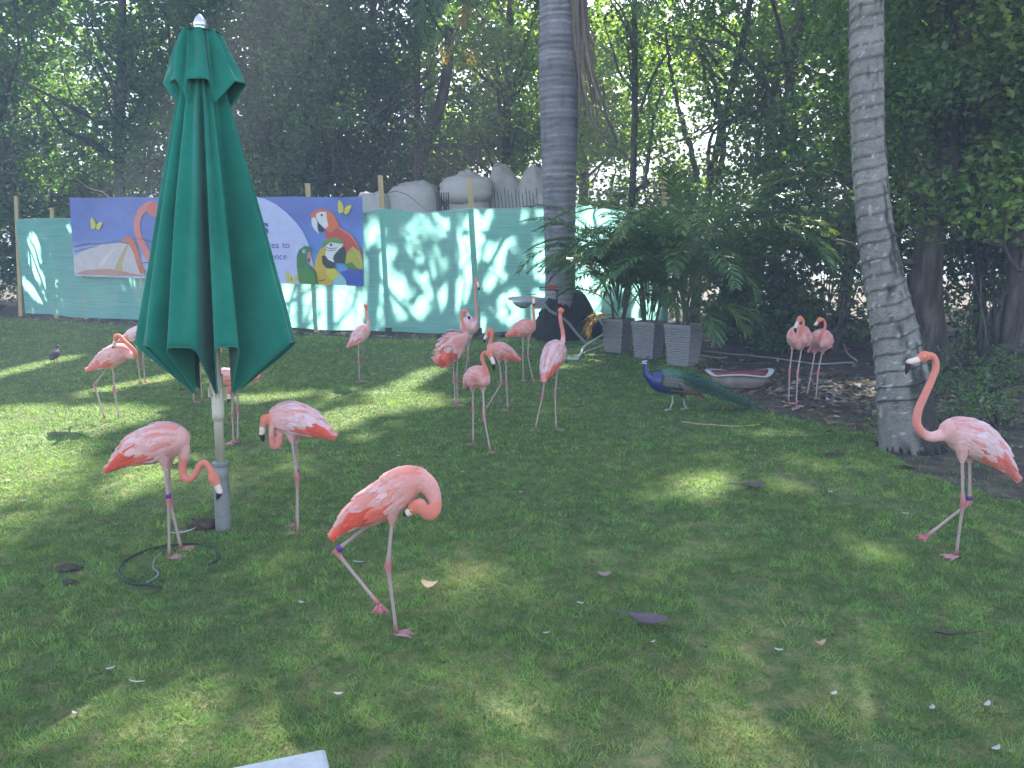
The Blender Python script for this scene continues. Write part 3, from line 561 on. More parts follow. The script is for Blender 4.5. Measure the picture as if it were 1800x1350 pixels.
for a_ in [('dark broadleaf shrub right of the potted palms', 1390, 14.3, 2.6, 1.2, 2600, .15, 'dark', 1), ('tall shrub against the left side of the leaning palm', 1475, 13.2, 2.5, 1.0, 2400, .13, 'mid', 2), ('shrub in the shade right behind the leaning palm', 1640, 13.5, 1.9, 1.0, 1500, .11, 'dark', 3), ('small shrub behind the neck of the nearest upright flamingo', 1655, 9.6, .62, .45, 700, .05, 'mid', 4), ('shrub beside the dark clay pot', 1765, 9.3, .5, .5, 700, .05, 'mid', 5), ('low shrub at the right edge below the clay pot', 1790, 7.7, .42, .5, 700, .05, 'mid', 6), ('low dark ground plant at the foot of the leaning palm', 1680, 7.0, .34, .5, 800, .045, 'dark', 7), ('shrub rising behind the top of the potted palms', 1290, 15.4, 3.0, 1.1, 2600, .13, 'mid', 8), ('dark shrub at the left end of the green fence', -75, 21.2, 2.3, 1.1, 1800, .13, 'dark', 9), ('shrub between the stout trunk and the photo edge', 1770, 14.2, 2.2, 1.1, 1600, .12, 'mid', 10), ('leafy shrub at the right edge behind the canes', 1850, 12.6, 2.3, 1.1, 2000, .12, 'mid', 11), ('dense shrub behind the two flamingos by the basin', 1440, 16.4, 2.4, 1.3, 2400, .13, 'dark', 12), ('dark shrub between leaning palm and stout trunk', 1575, 16.0, 2.4, 1.3, 2200, .13, 'mid', 13)]:
    shrub(a_[0], a_[1], a_[2], a_[3], a_[4], a_[5], a_[6], a_[7], 300 + a_[8])
# thin bare canes at the right
cane = thing('cane_clump', (X_at(1765, 11.4), 11.4, 0), 'clump of thin bare upright canes right of the stout trunk', 'plant')
for k in range(22):
    rg = np.random.default_rng(400 + k); x0 = X_at(rg.uniform(1715, 1840), 11.4); y0 = 11.4 + rg.normal(0, .3)
    part(MB().add(*tube(catmull([(x0, y0, -.02), (x0 + rg.normal(0, .1), y0, .8), (x0 + rg.normal(0, .3), y0 + rg.normal(0, .2), rg.uniform(1.5, 2.3))], 8), np.linspace(.014, .006, 8), 5)), 'cane', M['bark'], cane)

# ---------------------------------------------------------------- palms
def frond(mb, base, az, el, L, droop, nleaf, ll, lw, rg, cols, tw=0., rach=.012, start=.18, hang=.5):
    n = 14; s = np.linspace(0, 1, n); d = np.array([math.cos(az), math.sin(az), 0.]); e = el - droop * s ** 1.4
    st = L / (n - 1); p = [np.asarray(base, float)]
    for k in range(1, n): p.append(p[-1] + st * (d * math.cos(e[k]) + np.array([0, 0, math.sin(e[k])])))
    p = np.array(p); t = norm(np.gradient(p, axis=0)); side = norm(np.cross(t, [0, 0, 1.]) + 1e-6); upv = np.cross(side, t)
    c0 = np.array(cols[0])
    mb.add(*tube(p, np.linspace(rach, rach * .25, n), 4), c0 * [1.3, 1.15, .9])
    for q in np.linspace(start, .995, nleaf):
        x = q * (n - 1); k = min(int(x), n - 2); f = x - k; b = p[k] * (1 - f) + p[k + 1] * f; tt = t[k]; lq = ll * (.45 + .75 * math.sin(math.pi * min(1, .15 + .8 * q))) * (1 - .45 * q ** 4)
        for sg in (-1, 1):
            dr = norm(side[k] * sg * .8 + tt * (.45 + .5 * q) + upv[k] * (.32 + rg.normal(0, .08)) + rg.normal(0, .06, 3)); wv = norm(np.cross(dr, upv[k] + rg.normal(0, .25, 3))); l_ = lq * rg.uniform(.85, 1.12)
            a1 = b + dr * l_ * .5 - np.array([0, 0, hang * l_ * .12]); a2 = b + dr * l_ * .95 - np.array([0, 0, hang * l_ * .55])
            V = [b - wv * lw * .3, b + wv * lw * .3, a1 + wv * lw * .5, a1 - wv * lw * .5, a2]
            cc = np.array(cols[rg.integers(len(cols))]) * rg.uniform(.75, 1.25); mb.add(V, [np.array([[0, 1, 2, 3]]), np.array([[3, 2, 4]])], cc)
GREEN = [(.07, .15, .05), (.09, .17, .055), (.055, .12, .04)]; LGREEN = [(.10, .17, .04), (.13, .2, .05), (.08, .14, .035)]; ORANGE = [(.5, .25, .05), (.42, .3, .06), (.3, .25, .06)]; DRY = [(.26, .2, .14), (.2, .16, .12), (.32, .27, .2)]
# royal palm with ringed trunk
rb = G(985, 596); ry = rb[1]
royal = thing('royal_palm', (rb[0], ry, 0), 'thick grey ringed palm trunk standing in front of the green fence', 'palm tree')
ax = [(985, 600, 70), (985, 560, 60), (985, 500, 53), (984, 400, 55), (983, 330, 59), (983, 250, 64), (982, 150, 70), (981, 60, 68), (980, 0, 65), (978, -120, 58), (976, -300, 48), (974, -480, 38)]
pts = np.array([P(a_, b_, ry) for a_, b_, _ in ax]); wd = np.array([w_ * mpp(P(a_, b_, ry)) / 2 for a_, b_, w_ in ax])
n = 260; pc = catmull(pts, n); rc = np.interp(np.linspace(0, 1, n), np.linspace(0, 1, len(wd)), wd); zq = pc[:, 2]
rg = np.random.default_rng(11); ringz = np.cumsum(rg.uniform(.09, .17, 90)); dz = np.min(np.abs(zq[:, None] - ringz[None, :]), 1)
V, F = tube(pc, rc, 30); ph = np.tile(np.linspace(0, 2 * np.pi, 30, endpoint=False), n); zz = np.repeat(zq, 30); zz = zz + .012 * np.sin(ph + zz * 2) + .016 * (vnoise(ph * 2.5, zz * 4, 93) - .5) * 2
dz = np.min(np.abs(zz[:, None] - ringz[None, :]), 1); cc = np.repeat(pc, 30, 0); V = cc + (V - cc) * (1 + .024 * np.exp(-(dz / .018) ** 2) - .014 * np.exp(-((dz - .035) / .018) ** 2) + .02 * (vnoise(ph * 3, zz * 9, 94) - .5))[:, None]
band = np.interp(zz, ringz, rg.uniform(.72, 1.2, 90)); lit = 1 + (.45 * np.exp(-((dz - .0) / .022) ** 2) - .4 * np.exp(-((dz - .045) / .02) ** 2)) * (.4 + 1.2 * vnoise(ph * 1.5, zz * 3, 95))  # pale ring edges and dark scar bands of the bark's own colour
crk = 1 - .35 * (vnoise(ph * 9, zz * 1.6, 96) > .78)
part(MB().add(V, F, np.array([.20, .195, .20]) * (band * lit * crk)[:, None]), 'trunk', M['royal'], royal, smooth=True)  # lit holds the ring tones of the bark itself, not light
def lump(seed, amp):
    r_ = np.random.default_rng(seed); ph = r_.uniform(0, 6, 12); fq = r_.uniform(2, 7, (12, 3))
    return lambda d: 1 + amp * sum(np.sin(d @ fq[k] + ph[k]) for k in range(12)) / 4
mb = MB(); c = rb.copy()
prof = [(.62, -.1), (.6, .1), (.55, .3), (.5, .5), (.42, .68), (.33, .82), (.28, .9)]
a_ = np.linspace(0, 2 * np.pi, 40, endpoint=False); Vr = []
for r_, z_ in prof:
    for t_ in a_:
        k_ = 1 + .16 * math.sin(t_ * 3 + 1 + z_) + .09 * math.sin(t_ * 7 + z_ * 9) + .06 * math.sin(t_ * 13 + z_ * 23) + .12 * max(0, math.cos(t_ - .3)) * (1 - z_)
        Vr.append([rb[0] + r_ * k_ * math.cos(t_) + .06, ry + .02 + r_ * k_ * .8 * math.sin(t_), z_ + .05 * math.sin(t_ * 5)])
part(MB().add(Vr, rings(len(prof), 40)), 'root_mass', M['root'], royal, smooth=True)
mb = MB(); rg = np.random.default_rng(12)     # dry hanging frond on the right side of the trunk
for k in range(60):
    x0 = rg.uniform(1006, 1034); y1 = rg.uniform(60, 235); xe = x0 + rg.uniform(2, 20) + (8 if y1 > 150 else 0); yy = ry - .28 + rg.normal(0, .06)
    pth = catmull([P(x0 - 6, -60, yy), P(x0, y1 * .4, yy), P((x0 + xe) / 2 + rg.normal(0, 3), y1 * .75, yy), P(xe, y1, yy)], 8); w_ = rg.uniform(.006, .018)
    Vs = np.vstack([pth + [w_, 0, 0], pth - [w_, .01, 0]]); kk = np.arange(7)
    mb.add(Vs, np.stack([kk, kk + 1, kk + 9, kk + 8], -1), np.array(DRY[rg.integers(3)]) * rg.uniform(.6, 1.1))
mb.add(*tube(catmull([P(1012, -80, ry - .3), P(1017, 60, ry - .3), P(1019, 190, ry - .3)], 12), np.linspace(.05, .02, 12), 8), (.16, .13, .12)); part(mb, 'dead_frond', M['deadleaf'], royal)
top = pts[-1]
for k in range(15):
    mb = MB(); frond(mb, top, k * 2.4 + .3, R(rg.uniform(15, 70)), rg.uniform(3.2, 4.2), 1.9, 46, .75, .045, rg, GREEN, rach=.035); part(mb, 'frond', M['frond'], royal)
for k, (px, py) in enumerate([(1108, 6), (1128, 20), (1150, 8)]):   # two hanging tips at the top of the picture
    mb = MB(); e_ = P(px, py, ry - 1.2); frond(mb, e_ + [0, .9, 2.4], -math.pi / 2, R(-62), 2.6, .35, 40, .5, .03, rg, LGREEN, rach=.02); part(mb, 'frond', M['frond'], royal)
# coconut palm, leaning
cb = G(1600, 795); cyy = cb[1] + .15
coco = thing('coconut_palm', (cb[0], cyy, 0), 'leaning grey palm trunk behind the nearest upright flamingo at the right', 'palm tree')
ax = [(1602, 830, 112), (1599, 800, 103), (1595, 760, 96), (1590, 700, 90), (1583, 640, 83), (1566, 550, 72), (1546, 450, 62), (1533, 350, 56), (1525, 233, 55), (1523, 117, 56), (1523, 0, 58), (1522, -150, 60), (1520, -350, 62), (1518, -600, 62)]
pts = np.array([P(a_, b_, cyy + max(0, (795 - b_)) * .0006) for a_, b_, _ in ax]); wd = np.array([w_ * mpp(p_) / 2 for (a_, b_, w_), p_ in zip(ax, pts)]) ; wd[-4:] = wd[-5] * np.array([.98, .95, .92, .9])
n = 440; pc = catmull(pts, n); rc = np.interp(np.linspace(0, 1, n), np.linspace(0, 1, len(wd)), wd); zq = pc[:, 2]
rg = np.random.default_rng(14); ringz = .3 + np.cumsum(rg.uniform(.09, .16, 90)); aa = np.linspace(0, 2 * np.pi, 44, endpoint=False); V, F = tube(pc, rc, 44)
ph = np.tile(aa, n); zz = np.repeat(zq, 44) + .025 * np.sin(ph + 1.3) + .012 * np.sin(3 * ph); ww = np.repeat(zq, 44); dz = np.min(np.where(zz[:, None] - ringz[None, :] > -.004, zz[:, None] - ringz[None, :], 9), 1)
cc = np.repeat(pc, 44, 0); k_ = 1 + .075 * np.exp(-dz / .03) + .02 * np.sin(5 * ph + ww * 3) * np.exp(-ww / .5) + .08 * np.exp(-np.clip(ww, 0, 9) / .12) * (.5 + .5 * np.sin(6 * ph)); V = cc + (V - cc) * k_[:, None]
dzb = np.min(np.abs(zz[:, None] - ringz[None, :] + .006), 1); cbk = np.interp(zz, ringz, rg.uniform(.8, 1.15, 90)) * (1 - .55 * np.exp(-(dzb / .010) ** 2))
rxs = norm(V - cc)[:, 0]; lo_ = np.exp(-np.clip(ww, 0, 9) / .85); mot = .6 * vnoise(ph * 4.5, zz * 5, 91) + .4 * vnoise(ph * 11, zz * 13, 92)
dk_ = np.clip((mot + .42 * lo_ + .38 * rxs * lo_ + .10 * rxs - .66) * 4.5, 0, .93)[:, None]  # dark bark mottling, with right-hand shade painted in, strongest towards the base
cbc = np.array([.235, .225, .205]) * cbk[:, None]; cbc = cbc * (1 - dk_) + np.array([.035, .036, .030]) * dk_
wh = (vnoise(ph * 14, zz * 30, 98) > .9)[:, None] * (rxs < .2)[:, None]; cbc = np.where(wh, .36, cbc)
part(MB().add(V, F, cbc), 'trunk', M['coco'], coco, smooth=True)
mb = MB()
for k in range(40):
    t_ = rg.uniform(0, 6.283); r0 = .22; r1 = rg.uniform(.27, .33); mb.add(*tube(catmull([(pts[1][0] + r0 * math.cos(t_), pts[1][1] + r0 * math.sin(t_), rg.uniform(.03, .12)), (pts[1][0] + .26 * math.cos(t_), pts[1][1] + .26 * math.sin(t_), .03), (pts[1][0] + r1 * math.cos(t_ + .1), pts[1][1] + r1 * math.sin(t_ + .1), -.03)], 6), .008, 5))
part(mb, 'roots', M['root'], coco)
for k in range(14):
    mb = MB(); frond(mb, pts[-1], k * 2.4, R(rg.uniform(0, 65)), rg.uniform(3.0, 4.0), 1.9, 44, .7, .04, rg, GREEN, rach=.03); part(mb, 'frond', M['frond'], coco)
# far palms with drooping fronds
fp = thing('drooping_palm', (X_at(735, 22.4), 22.4, 0), 'dark leaning palm with drooping fronds behind the boulders', 'palm tree')
part(MB().add(*tube(catmull([P(728, 520, 22.4), P(735, 300, 22.4), P(752, 245, 22.4), P(775, 180, 22.4), P(788, 110, 22.4), P(790, 50, 22.4)], 30), np.linspace(.2, .13, 30), 10)), 'trunk', M['bark'], fp, smooth=True)
rg = np.random.default_rng(15); tp = P(780, 10, 22)
for k in range(11):
    mb = MB(); frond(mb, tp + [0, 0, .6], -math.pi / 2 + (k - 5) * .42, R(rg.uniform(-10, 25)), rg.uniform(2.0, 2.7), 1.75, 36, .5, .035, rg, GREEN if k % 3 else LGREEN, rach=.02, hang=.9); part(mb, 'frond', M['frond'], fp)
for (px, py, s_) in [(792, 95, .9), (800, 110, .7), (832, 120, .6), (828, 45, .7), (838, 70, .6)]:
    mb = MB(); b_ = P(px - 4, py - 40, 21.4); frond(mb, b_, -1.2 + rg.normal(0, .5), R(-40), s_, .7, 14, .3, .045, rg, ORANGE, rach=.012, hang=.9); part(mb, 'yellowed_frond', M['frond'], fp)
sp_ = thing('slender_palm', (X_at(733, 23), 23, 0), 'thin straight grey trunk left of the dark leaning palm', 'palm tree')
part(MB().add(*tube(catmull([P(733, 540, 23), P(733, 300, 23), P(733, 150, 23), P(732, -40, 23)], 16), np.linspace(.12, .09, 16), 8)), 'trunk', M['bark'], sp_, smooth=True)
for k in range(9):
    mb = MB(); frond(mb, P(732, -40, 23), -math.pi / 2 + (k - 4) * .6, R(rg.uniform(0, 40)), rg.uniform(1.8, 2.4), 1.9, 30, .5, .035, rg, GREEN, rach=.02, hang=.9); part(mb, 'frond', M['frond'], sp_)
# ================================================================ BEHIND THE FENCE: artificial boulders, wire cage
def boulder(label, x1, x2, ytop, Y, seed, cap=None, tan=False):
    rg = np.random.default_rng(seed); cx = X_at((x1 + x2) / 2, Y); rx = (x2 - x1) / 2 * Y / FPX; zt = P(900, ytop, Y)[2]
    nz = lambda d: 1 + .06 * (np.sin(d @ fq[0] + 1) + np.sin(d @ fq[1]) + .6 * np.sin(d @ fq[2] * 2.3)) / 1.4 + .02 * np.sin(d @ fq[3] * 4)
    fq = rg.uniform(-2.0, 2.0, (4, 3)); mb = MB()
    def blob(c, r): 
        th = np.linspace(0, 2 * np.pi, 44, endpoint=False); ph = np.linspace(-1.5, 1.5, 28)
        d = np.array([[math.cos(p) * math.cos(t), math.cos(p) * math.sin(t), math.sin(p)] for p in ph for t in th])
        e = d / (np.sum(np.abs(d) ** 3.2, axis=1, keepdims=True) ** (1 / 3.2)); rug = .10 * (fbm(d[:, 0] * 2.6 + seed * 3 + 9, d[:, 2] * 2.6 + d[:, 1] * 1.7 + 9, 81) - .5) + .05 * (vnoise(d[:, 0] * 8 + seed + 20, d[:, 2] * 8 + d[:, 1] * 5 + 20, 82) - .5); V = e * r * (nz(d) + rug)[:, None] + c; mb.add(V, rings(28, 44), (1, 1, 1))
    if cap: blob((cx, Y, zt - cap), (rx, rx * .9, cap)); blob((cx + .02, Y + .1, (zt - cap) * .5), (rx * .84, rx * .8, (zt - cap) * .62))
    else: blob((cx, Y, zt / 2), (rx, rx * .85, zt / 2))
    return single(mb, 'boulder', M['rock'], (cx, Y, 0), label, 'rock', 'pale artificial boulders behind the fence', smooth=True)
boulder('broad flat-topped pale boulder directly behind the fence post', 668, 774, 318, 20.6, 1); boulder('low pale rock beside the right end of the banner', 626, 694, 345, 20.0, 2)
boulder('pale mushroom shaped boulder with an overhanging cap', 778, 864, 310, 20.5, 3, cap=.35); boulder('tallest pale boulder left of the ringed palm', 857, 922, 296, 21.0, 4); boulder('rounded pale boulder touching the ringed palm trunk', 906, 968, 297, 20.8, 5)
boulder('small tan boulder low against the palm trunk', 936, 968, 350, 19.6, 6)
bars = thing('bar_screen', (X_at(915, 19.3), 19.3, 0), 'row of thin dark bars in front of the tallest pale boulder', 'railing')
for k in range(13):
    px = 868 + k * 6.2; part(MB().add(*tube([P(px + 6, 540, 19.3), P(px + 3, 365, 19.3), P(px, 330 + (k % 3) * 5, 19.3)], .008, 5)), 'bar', M['darkwire'], bars)
bars2 = thing('bar_screen', (X_at(776, 19.5), 19.5, 0), 'short dark bars in the gap between the boulders', 'railing')
for k in range(6):
    px = 768 + k * 4; part(MB().add(*tube([P(px + 2, 540, 19.5), P(px + 1, 370, 19.5), P(px, 338, 19.5)], .014, 5)), 'bar', M['darkwire'], bars2)
cage = thing('wire_cage', (X_at(792, 22.2), 22.2, 0), 'rusty wire mesh cage roof above the pale boulders', 'cage'); cm = MB(); cw = MB()
x0, x1 = X_at(738, 22.2), X_at(842, 22.2); zt, zb = P(800, 262, 22.2)[2], P(800, 312, 22.2)[2]
for k in range(16):
    x_ = x0 + (x1 - x0) * k / 15; h_ = .1 * math.sin(math.pi * k / 15)
    cm.add(*tube([(x_, 21.6, zb), (x_, 21.6, zt - .12 + h_), (x_, 22.2, zt + h_), (x_, 22.9, zt + h_ - .05)], .009, 4)); 
for k in range(7):
    y_ = 21.6 + 1.3 * k / 6; cm.add(*tube([(x0 + (x1 - x0) * q / 10, y_, zt - (.12 if k == 0 else .0) + .1 * math.sin(math.pi * q / 10)) for q in range(11)], .009, 4))
for k in range(5): cw.add(*tube([(x0, 21.6, zb + (zt - zb - .15) * k / 5), (x1, 21.6, zb + (zt - zb - .15) * k / 5)], .008, 4))
part(cm, 'roof_mesh', M['wire'], cage); part(cw, 'side_mesh', M['wire'], cage)
for (px, py) in [(738, 20), (842, 20)]:
    x_ = X_at(px, 22.2); part(MB().add(*tube([(x_, 21.6, -.05), (x_, 21.6, zt - .1)], .03, 6)), 'cage_post', M['wire'], cage)

# ================================================================ PLANTERS AND POTTED PALMS
def planter(px, py, label, rot, side=.40, hgt=.60):
    b_ = G(px, py); t = thing('planter', b_, label, 'planter', 'grey woven planters with palms')
    # px,py is the near bottom corner
    ca, sa = math.cos(rot), math.sin(rot); bs = side * .78; ctr = b_ + np.array([-(-bs / 2 * ca + bs / 2 * sa), -(-bs / 2 * sa - bs / 2 * ca), 0])
    c_ = b_ + np.array([0, bs * .70, 0]); rows = 16; per = 12
    V = []
    for r_ in range(rows * 2 + 1):
        f = r_ / (rows * 2); z_ = .0 + f * (hgt - .05); s_ = (side * .78 + (side - side * .78) * f) / 2
        ring = []
        for e in range(4):
            for q in range(per):
                u = -1 + 2 * q / per; x_, y_ = [(u, -1), (1, u), (-u, 1), (-1, -u)][e]
                bul = (.013 if r_ % 2 else -.008) * (1 if (q // 2 + (r_ // 2)) % 2 else .5)
                x_ *= s_; y_ *= s_; nx_, ny_ = [(0, -1), (1, 0), (0, 1), (-1, 0)][e]; x_ += nx_ * bul; y_ += ny_ * bul
                ring.append((x_ * ca - y_ * sa + c_[0], x_ * sa + y_ * ca + c_[1], z_ + .003 * math.sin(q * 1.9 + r_)))
        V += ring
    part(MB().add(V, rings(rows * 2 + 1, per * 4)), 'woven_body', M['wicker'], t)
    mb = MB()
    for e in range(4):
        nx_, ny_ = [(0, -1), (1, 0), (0, 1), (-1, 0)][e]; s_ = side / 2; cx_, cy_ = nx_ * (s_ - .012), ny_ * (s_ - .012)
        L_ = side + .02 if e % 2 == 0 else side - .03
        V_, F_ = boxv((0, 0, 0), ((L_ if ny_ else .035), (L_ if nx_ else .035), .05), 0); V_ = V_ + [cx_, cy_, 0]
        mb.add(np.stack([V_[:, 0] * ca - V_[:, 1] * sa + c_[0], V_[:, 0] * sa + V_[:, 1] * ca + c_[1], V_[:, 2] + hgt - .028], -1), F_)
    part(mb, 'rim', M['wicker'], t)
    s_ = side * .46; q4 = [(-s_, -s_), (s_, -s_), (s_, s_), (-s_, s_)]; part(MB().add([(x_ * ca - y_ * sa + c_[0], x_ * sa + y_ * ca + c_[1], hgt - .07) for x_, y_ in q4], [[0, 1, 2, 3]]), 'potting_soil', M['potsoil'], t)
    return c_, hgt - .07
def potted(c_, z_, label, h, nf, spread, seed, extra=()):
    rg = np.random.default_rng(seed); t = thing('areca_palm', (c_[0], c_[1], z_), label, 'palm', 'palms in planters')
    for k in range(7):
        a_ = rg.uniform(0, 6.28); b_ = np.array([c_[0] + .09 * math.cos(a_), c_[1] + .09 * math.sin(a_), z_ - .02]); e_ = b_ + [.12 * math.cos(a_), .12 * math.sin(a_), h * rg.uniform(.22, .36)]
        part(MB().add(*tube(catmull([b_, (b_ + e_) / 2 + rg.normal(0, .01, 3), e_], 6), np.linspace(.016, .011, 6), 6), (.08, .10, .04)), 'cane', M['frond'], t)
    for k in range(nf):
        a_ = k * 2.4 + rg.normal(0, .3); f = rg.random(); b_ = np.array([c_[0] + .08 * math.cos(a_), c_[1] + .08 * math.sin(a_), z_ + .12 + h * .22 * rg.random()])
        mb = MB(); frond(mb, b_, a_, R(rg.uniform(52, 86)), h * rg.uniform(.75, 1.0), rg.uniform(1.5, 2.3) * spread, 42, .38, .027, rg, GREEN if rg.random() < .7 else LGREEN, start=.3, hang=.7); part(mb, 'frond', M['frond'], t)
    for (a_, el, L_, dr, cl) in extra:
        mb = MB(); frond(mb, np.array([c_[0], c_[1], z_ + .1]), a_, R(el), L_, dr, 38, .36, .027, rg, cl, start=.3, hang=.8); part(mb, 'frond', M['frond'], t)
c1, z1 = planter(1088, 622, 'leftmost of the three grey woven planters', R(52), hgt=.58); c2_, z2 = planter(1143, 633, 'middle one of the three grey woven planters', R(52), hgt=.60); c3, z3 = planter(1206, 646, 'rightmost and nearest of the three grey woven planters', R(50), .43, .63)
potted(c1, z1, 'feathery palm in the leftmost planter with an orange drying leaf', 2.25, 30, .95, 31, extra=[(3.3, 20, .62, 1.9, ORANGE), (2.6, 55, 1.3, 1.5, GREEN)])
potted(c2_, z2, 'feathery palm in the middle planter', 2.4, 30, .95, 32, extra=[(-1.5, 60, 1.3, 1.7, LGREEN)])
potted(c3, z3, 'tallest feathery palm in the rightmost planter with fronds hanging over its side', 2.85, 36, .88, 33, extra=[(-.9, 50, 1.35, 2.1, LGREEN), (-.4, 45, 1.4, 2.0, GREEN), (-1.3, 45, 1.2, 2.2, GREEN), (.3, 80, 2.2, 1.0, LGREEN), (1.2, 82, 2.2, .9, LGREEN), (2.4, 82, 2.1, .9, LGREEN), (0, 70, 2.2, 1.3, GREEN)])
bgp = G(1300, 606)     # areca growing in the soil behind
potted(np.array([bgp[0], bgp[1] + .5, 0]), .0, 'large feathery palm growing in soil right behind the planters', 3.0, 30, .9, 34)
# strap-leaved plant
sl = G(1440, 590); strap = thing('strap_leaf_plant', sl, 'strap leaved plant with long arching yellow-green leaves left of the leaning palm', 'plant'); rg = np.random.default_rng(35)
for k in range(46):
    a_ = rg.uniform(0, 6.28); L_ = rg.uniform(.7, 1.25); n_ = 9; s_ = np.linspace(0, 1, n_); e_ = R(rg.uniform(55, 85)) - 2.2 * s_ ** 1.3 * rg.uniform(.8, 1.2); p = [sl + [.25 * math.cos(a_), .2 * math.sin(a_), .12]]
    for q in range(1, n_): p.append(p[-1] + L_ / n_ * np.array([math.cos(a_) * math.cos(e_[q]), math.sin(a_) * math.cos(e_[q]), math.sin(e_[q])]))
    p = np.array(p); w_ = (.045 * np.sin(np.pi * (s_ * .85 + .13)) + .004)[:, None]; sd = np.array([-math.sin(a_), math.cos(a_), 0.]); p[:, 2] = np.maximum(p[:, 2], .02)
    V = np.vstack([p + sd * w_, p - [0, 0, .012], p - sd * w_]); kk = np.arange(n_ - 1); F = np.concatenate([np.stack([kk, kk + 1, kk + n_ + 1, kk + n_], -1), np.stack([kk + n_, kk + n_ + 1, kk + 2 * n_ + 1, kk + 2 * n_], -1)])
    cl = np.array([(.06, .13, .04), (.09, .16, .05), (.05, .10, .04), (.28, .25, .06)][rg.choice(4, p=[.4, .3, .2, .1])]) * rg.uniform(.8, 1.2); part(MB().add(V, F, cl), 'leaf', M['leaf'], strap, smooth=True)
mb = MB(); 
for k in range(4): mb.add(*tube(catmull([sl + [rg.normal(0, .12), rg.normal(0, .1), -.03], sl + [rg.normal(0, .12), 0, .15], sl + [rg.normal(0, .2), 0, .3]], 6), .03, 6))
part(mb, 'stem', M['bark'], strap)
# dark clay pot at the right edge
pp = G(1792, 668); pot = thing('clay_pot', pp, 'large dark clay pot cut off by the right edge', 'pot')
part(MB().add(*lathe([(.0, .0), (.2, .0), (.23, .12), (.27, .36), (.285, .39)], 28, pp)), 'pot_body', M['terracotta'], pot, smooth=True)
part(MB().add(*lathe([(.285, .385), (.31, .39), (.315, .45), (.29, .46), (.27, .44), (.268, .39)], 28, pp)), 'pot_rim', M['terracotta'], pot, smooth=True)
part(MB().add(*lathe([(.0, .40), (.269, .40), (.0, .401)], 20, pp)), 'pot_soil', M['potsoil'], pot)

# ================================================================ LAMP, STAND, BASIN, HOSES
ly = ry - .75
lamp = thing('flood_lamp', P(950, 600, ly) * [1, 1, 0], 'grey street lamp head on a bent pipe leaning against the palm root', 'lamp')
def L_(x, y, d=0.): return P(x / 7.943 + 870, y / 7.943 + 480, ly + d)
# housing: long shallow tapering shell
sec = [(185, 345, 360, .03), (230, 330, 385, .09), (300, 325, 395, .12), (400, 322, 400, .14), (500, 322, 405, .14), (580, 330, 415, .12), (640, 345, 420, .07)]
V = []
for x_, yt, yb, w_ in sec:
    for (fy, fw) in [(0, .35), (.0, -.35), (.25, -.9), (1, -1), (1, 1), (.25, .9)]: V.append(L_(x_, yt + (yb - yt) * fy, w_ * fw))
part(MB().add(V, rings(len(sec), 6)), 'housing', M['grey'], lamp)
sec = [(240, 388, 395, .07), (290, 394, 455, .10), (360, 398, 490, .12), (430, 400, 490, .12), (490, 404, 450, .10), (520, 407, 412, .07)]; V = []
for x_, yt, yb, w_ in sec:
    for k in range(10):
        a_ = math.pi * k / 9; V.append(L_(x_, yt + 3 + (yb - yt) * math.sin(a_), -w_ * math.cos(a_)))
part(MB().add(V, rings(len(sec), 10)), 'lens', M['conduit'], lamp, smooth=True)
V, F = boxv(L_(610, 420), (.22, .12, .2)); part(MB().add(V, F), 'socket', M['conduit'], lamp)
pth = catmull([L_(640, 385), L_(690, 430, -.1), L_(760, 520, -.1), L_(900, 600, -.12), L_(1030, 700, -.12), L_(1150, 850, -.12), L_(1290, 990, -.15), L_(1400, 1065, -.15)], 40); pth[:, 2] = np.maximum(pth[:, 2], .03)
part(MB().add(*tube(pth, .026, 10)), 'pipe', M['conduit'], lamp, smooth=True)
part(MB().add(*tube([L_(480, 300, -.02), L_(530, 297, -.02), L_(580, 296, -.02)], .008, 5)), 'latch', M['black'], lamp)
part(MB().add(*tube([L_(215, 375, -.09), L_(180, 352, -.02), L_(195, 342, .05)], .008, 5)), 'clip', M['black'], lamp)
st = thing('sprinkler_stand', P(978, 604, ly - .45) * [1, 1, 0], 'thin black stand with a crossbar and red centre before the palm trunk', 'stand')
def S_(x, y, d=0.): return P(x / 7.943 + 870, y / 7.943 + 480, ly - .45 + d)
part(MB().add(*tube([S_(864, 235), S_(870, 600), S_(878, 830), S_(885, 985)], .014, 6)), 'pole', M['black'], st)
for (x_, d_) in [(780, -.25), (975, -.2), (890, .35)]: part(MB().add(*tube([S_(875, 800), np.array([S_(x_, 1000)[0], ly - .45 + d_, .0])], .009, 5)), 'leg', M['black'], st)
mb = MB(); 
for (a_, b_) in [((630, 200), (960, 200)), ((630, 235), (860, 235)), ((630, 200), (630, 235)), ((960, 200), (960, 220))]: mb.add(*tube([S_(*a_), S_(*b_)], .009, 5))
mb.add(*tube([S_(830, 235), S_(864, 250), S_(900, 235)], .016, 6)); part(mb, 'crossbar', M['black'], st)
part(MB().add(*boxv(S_(790, 200), (.15, .06, .06))), 'red_bracket', M['red'], st); part(MB().add(*tube([S_(930, 197), S_(1100, 195)], .007, 5)), 'spray_rod', M['silver'], st)
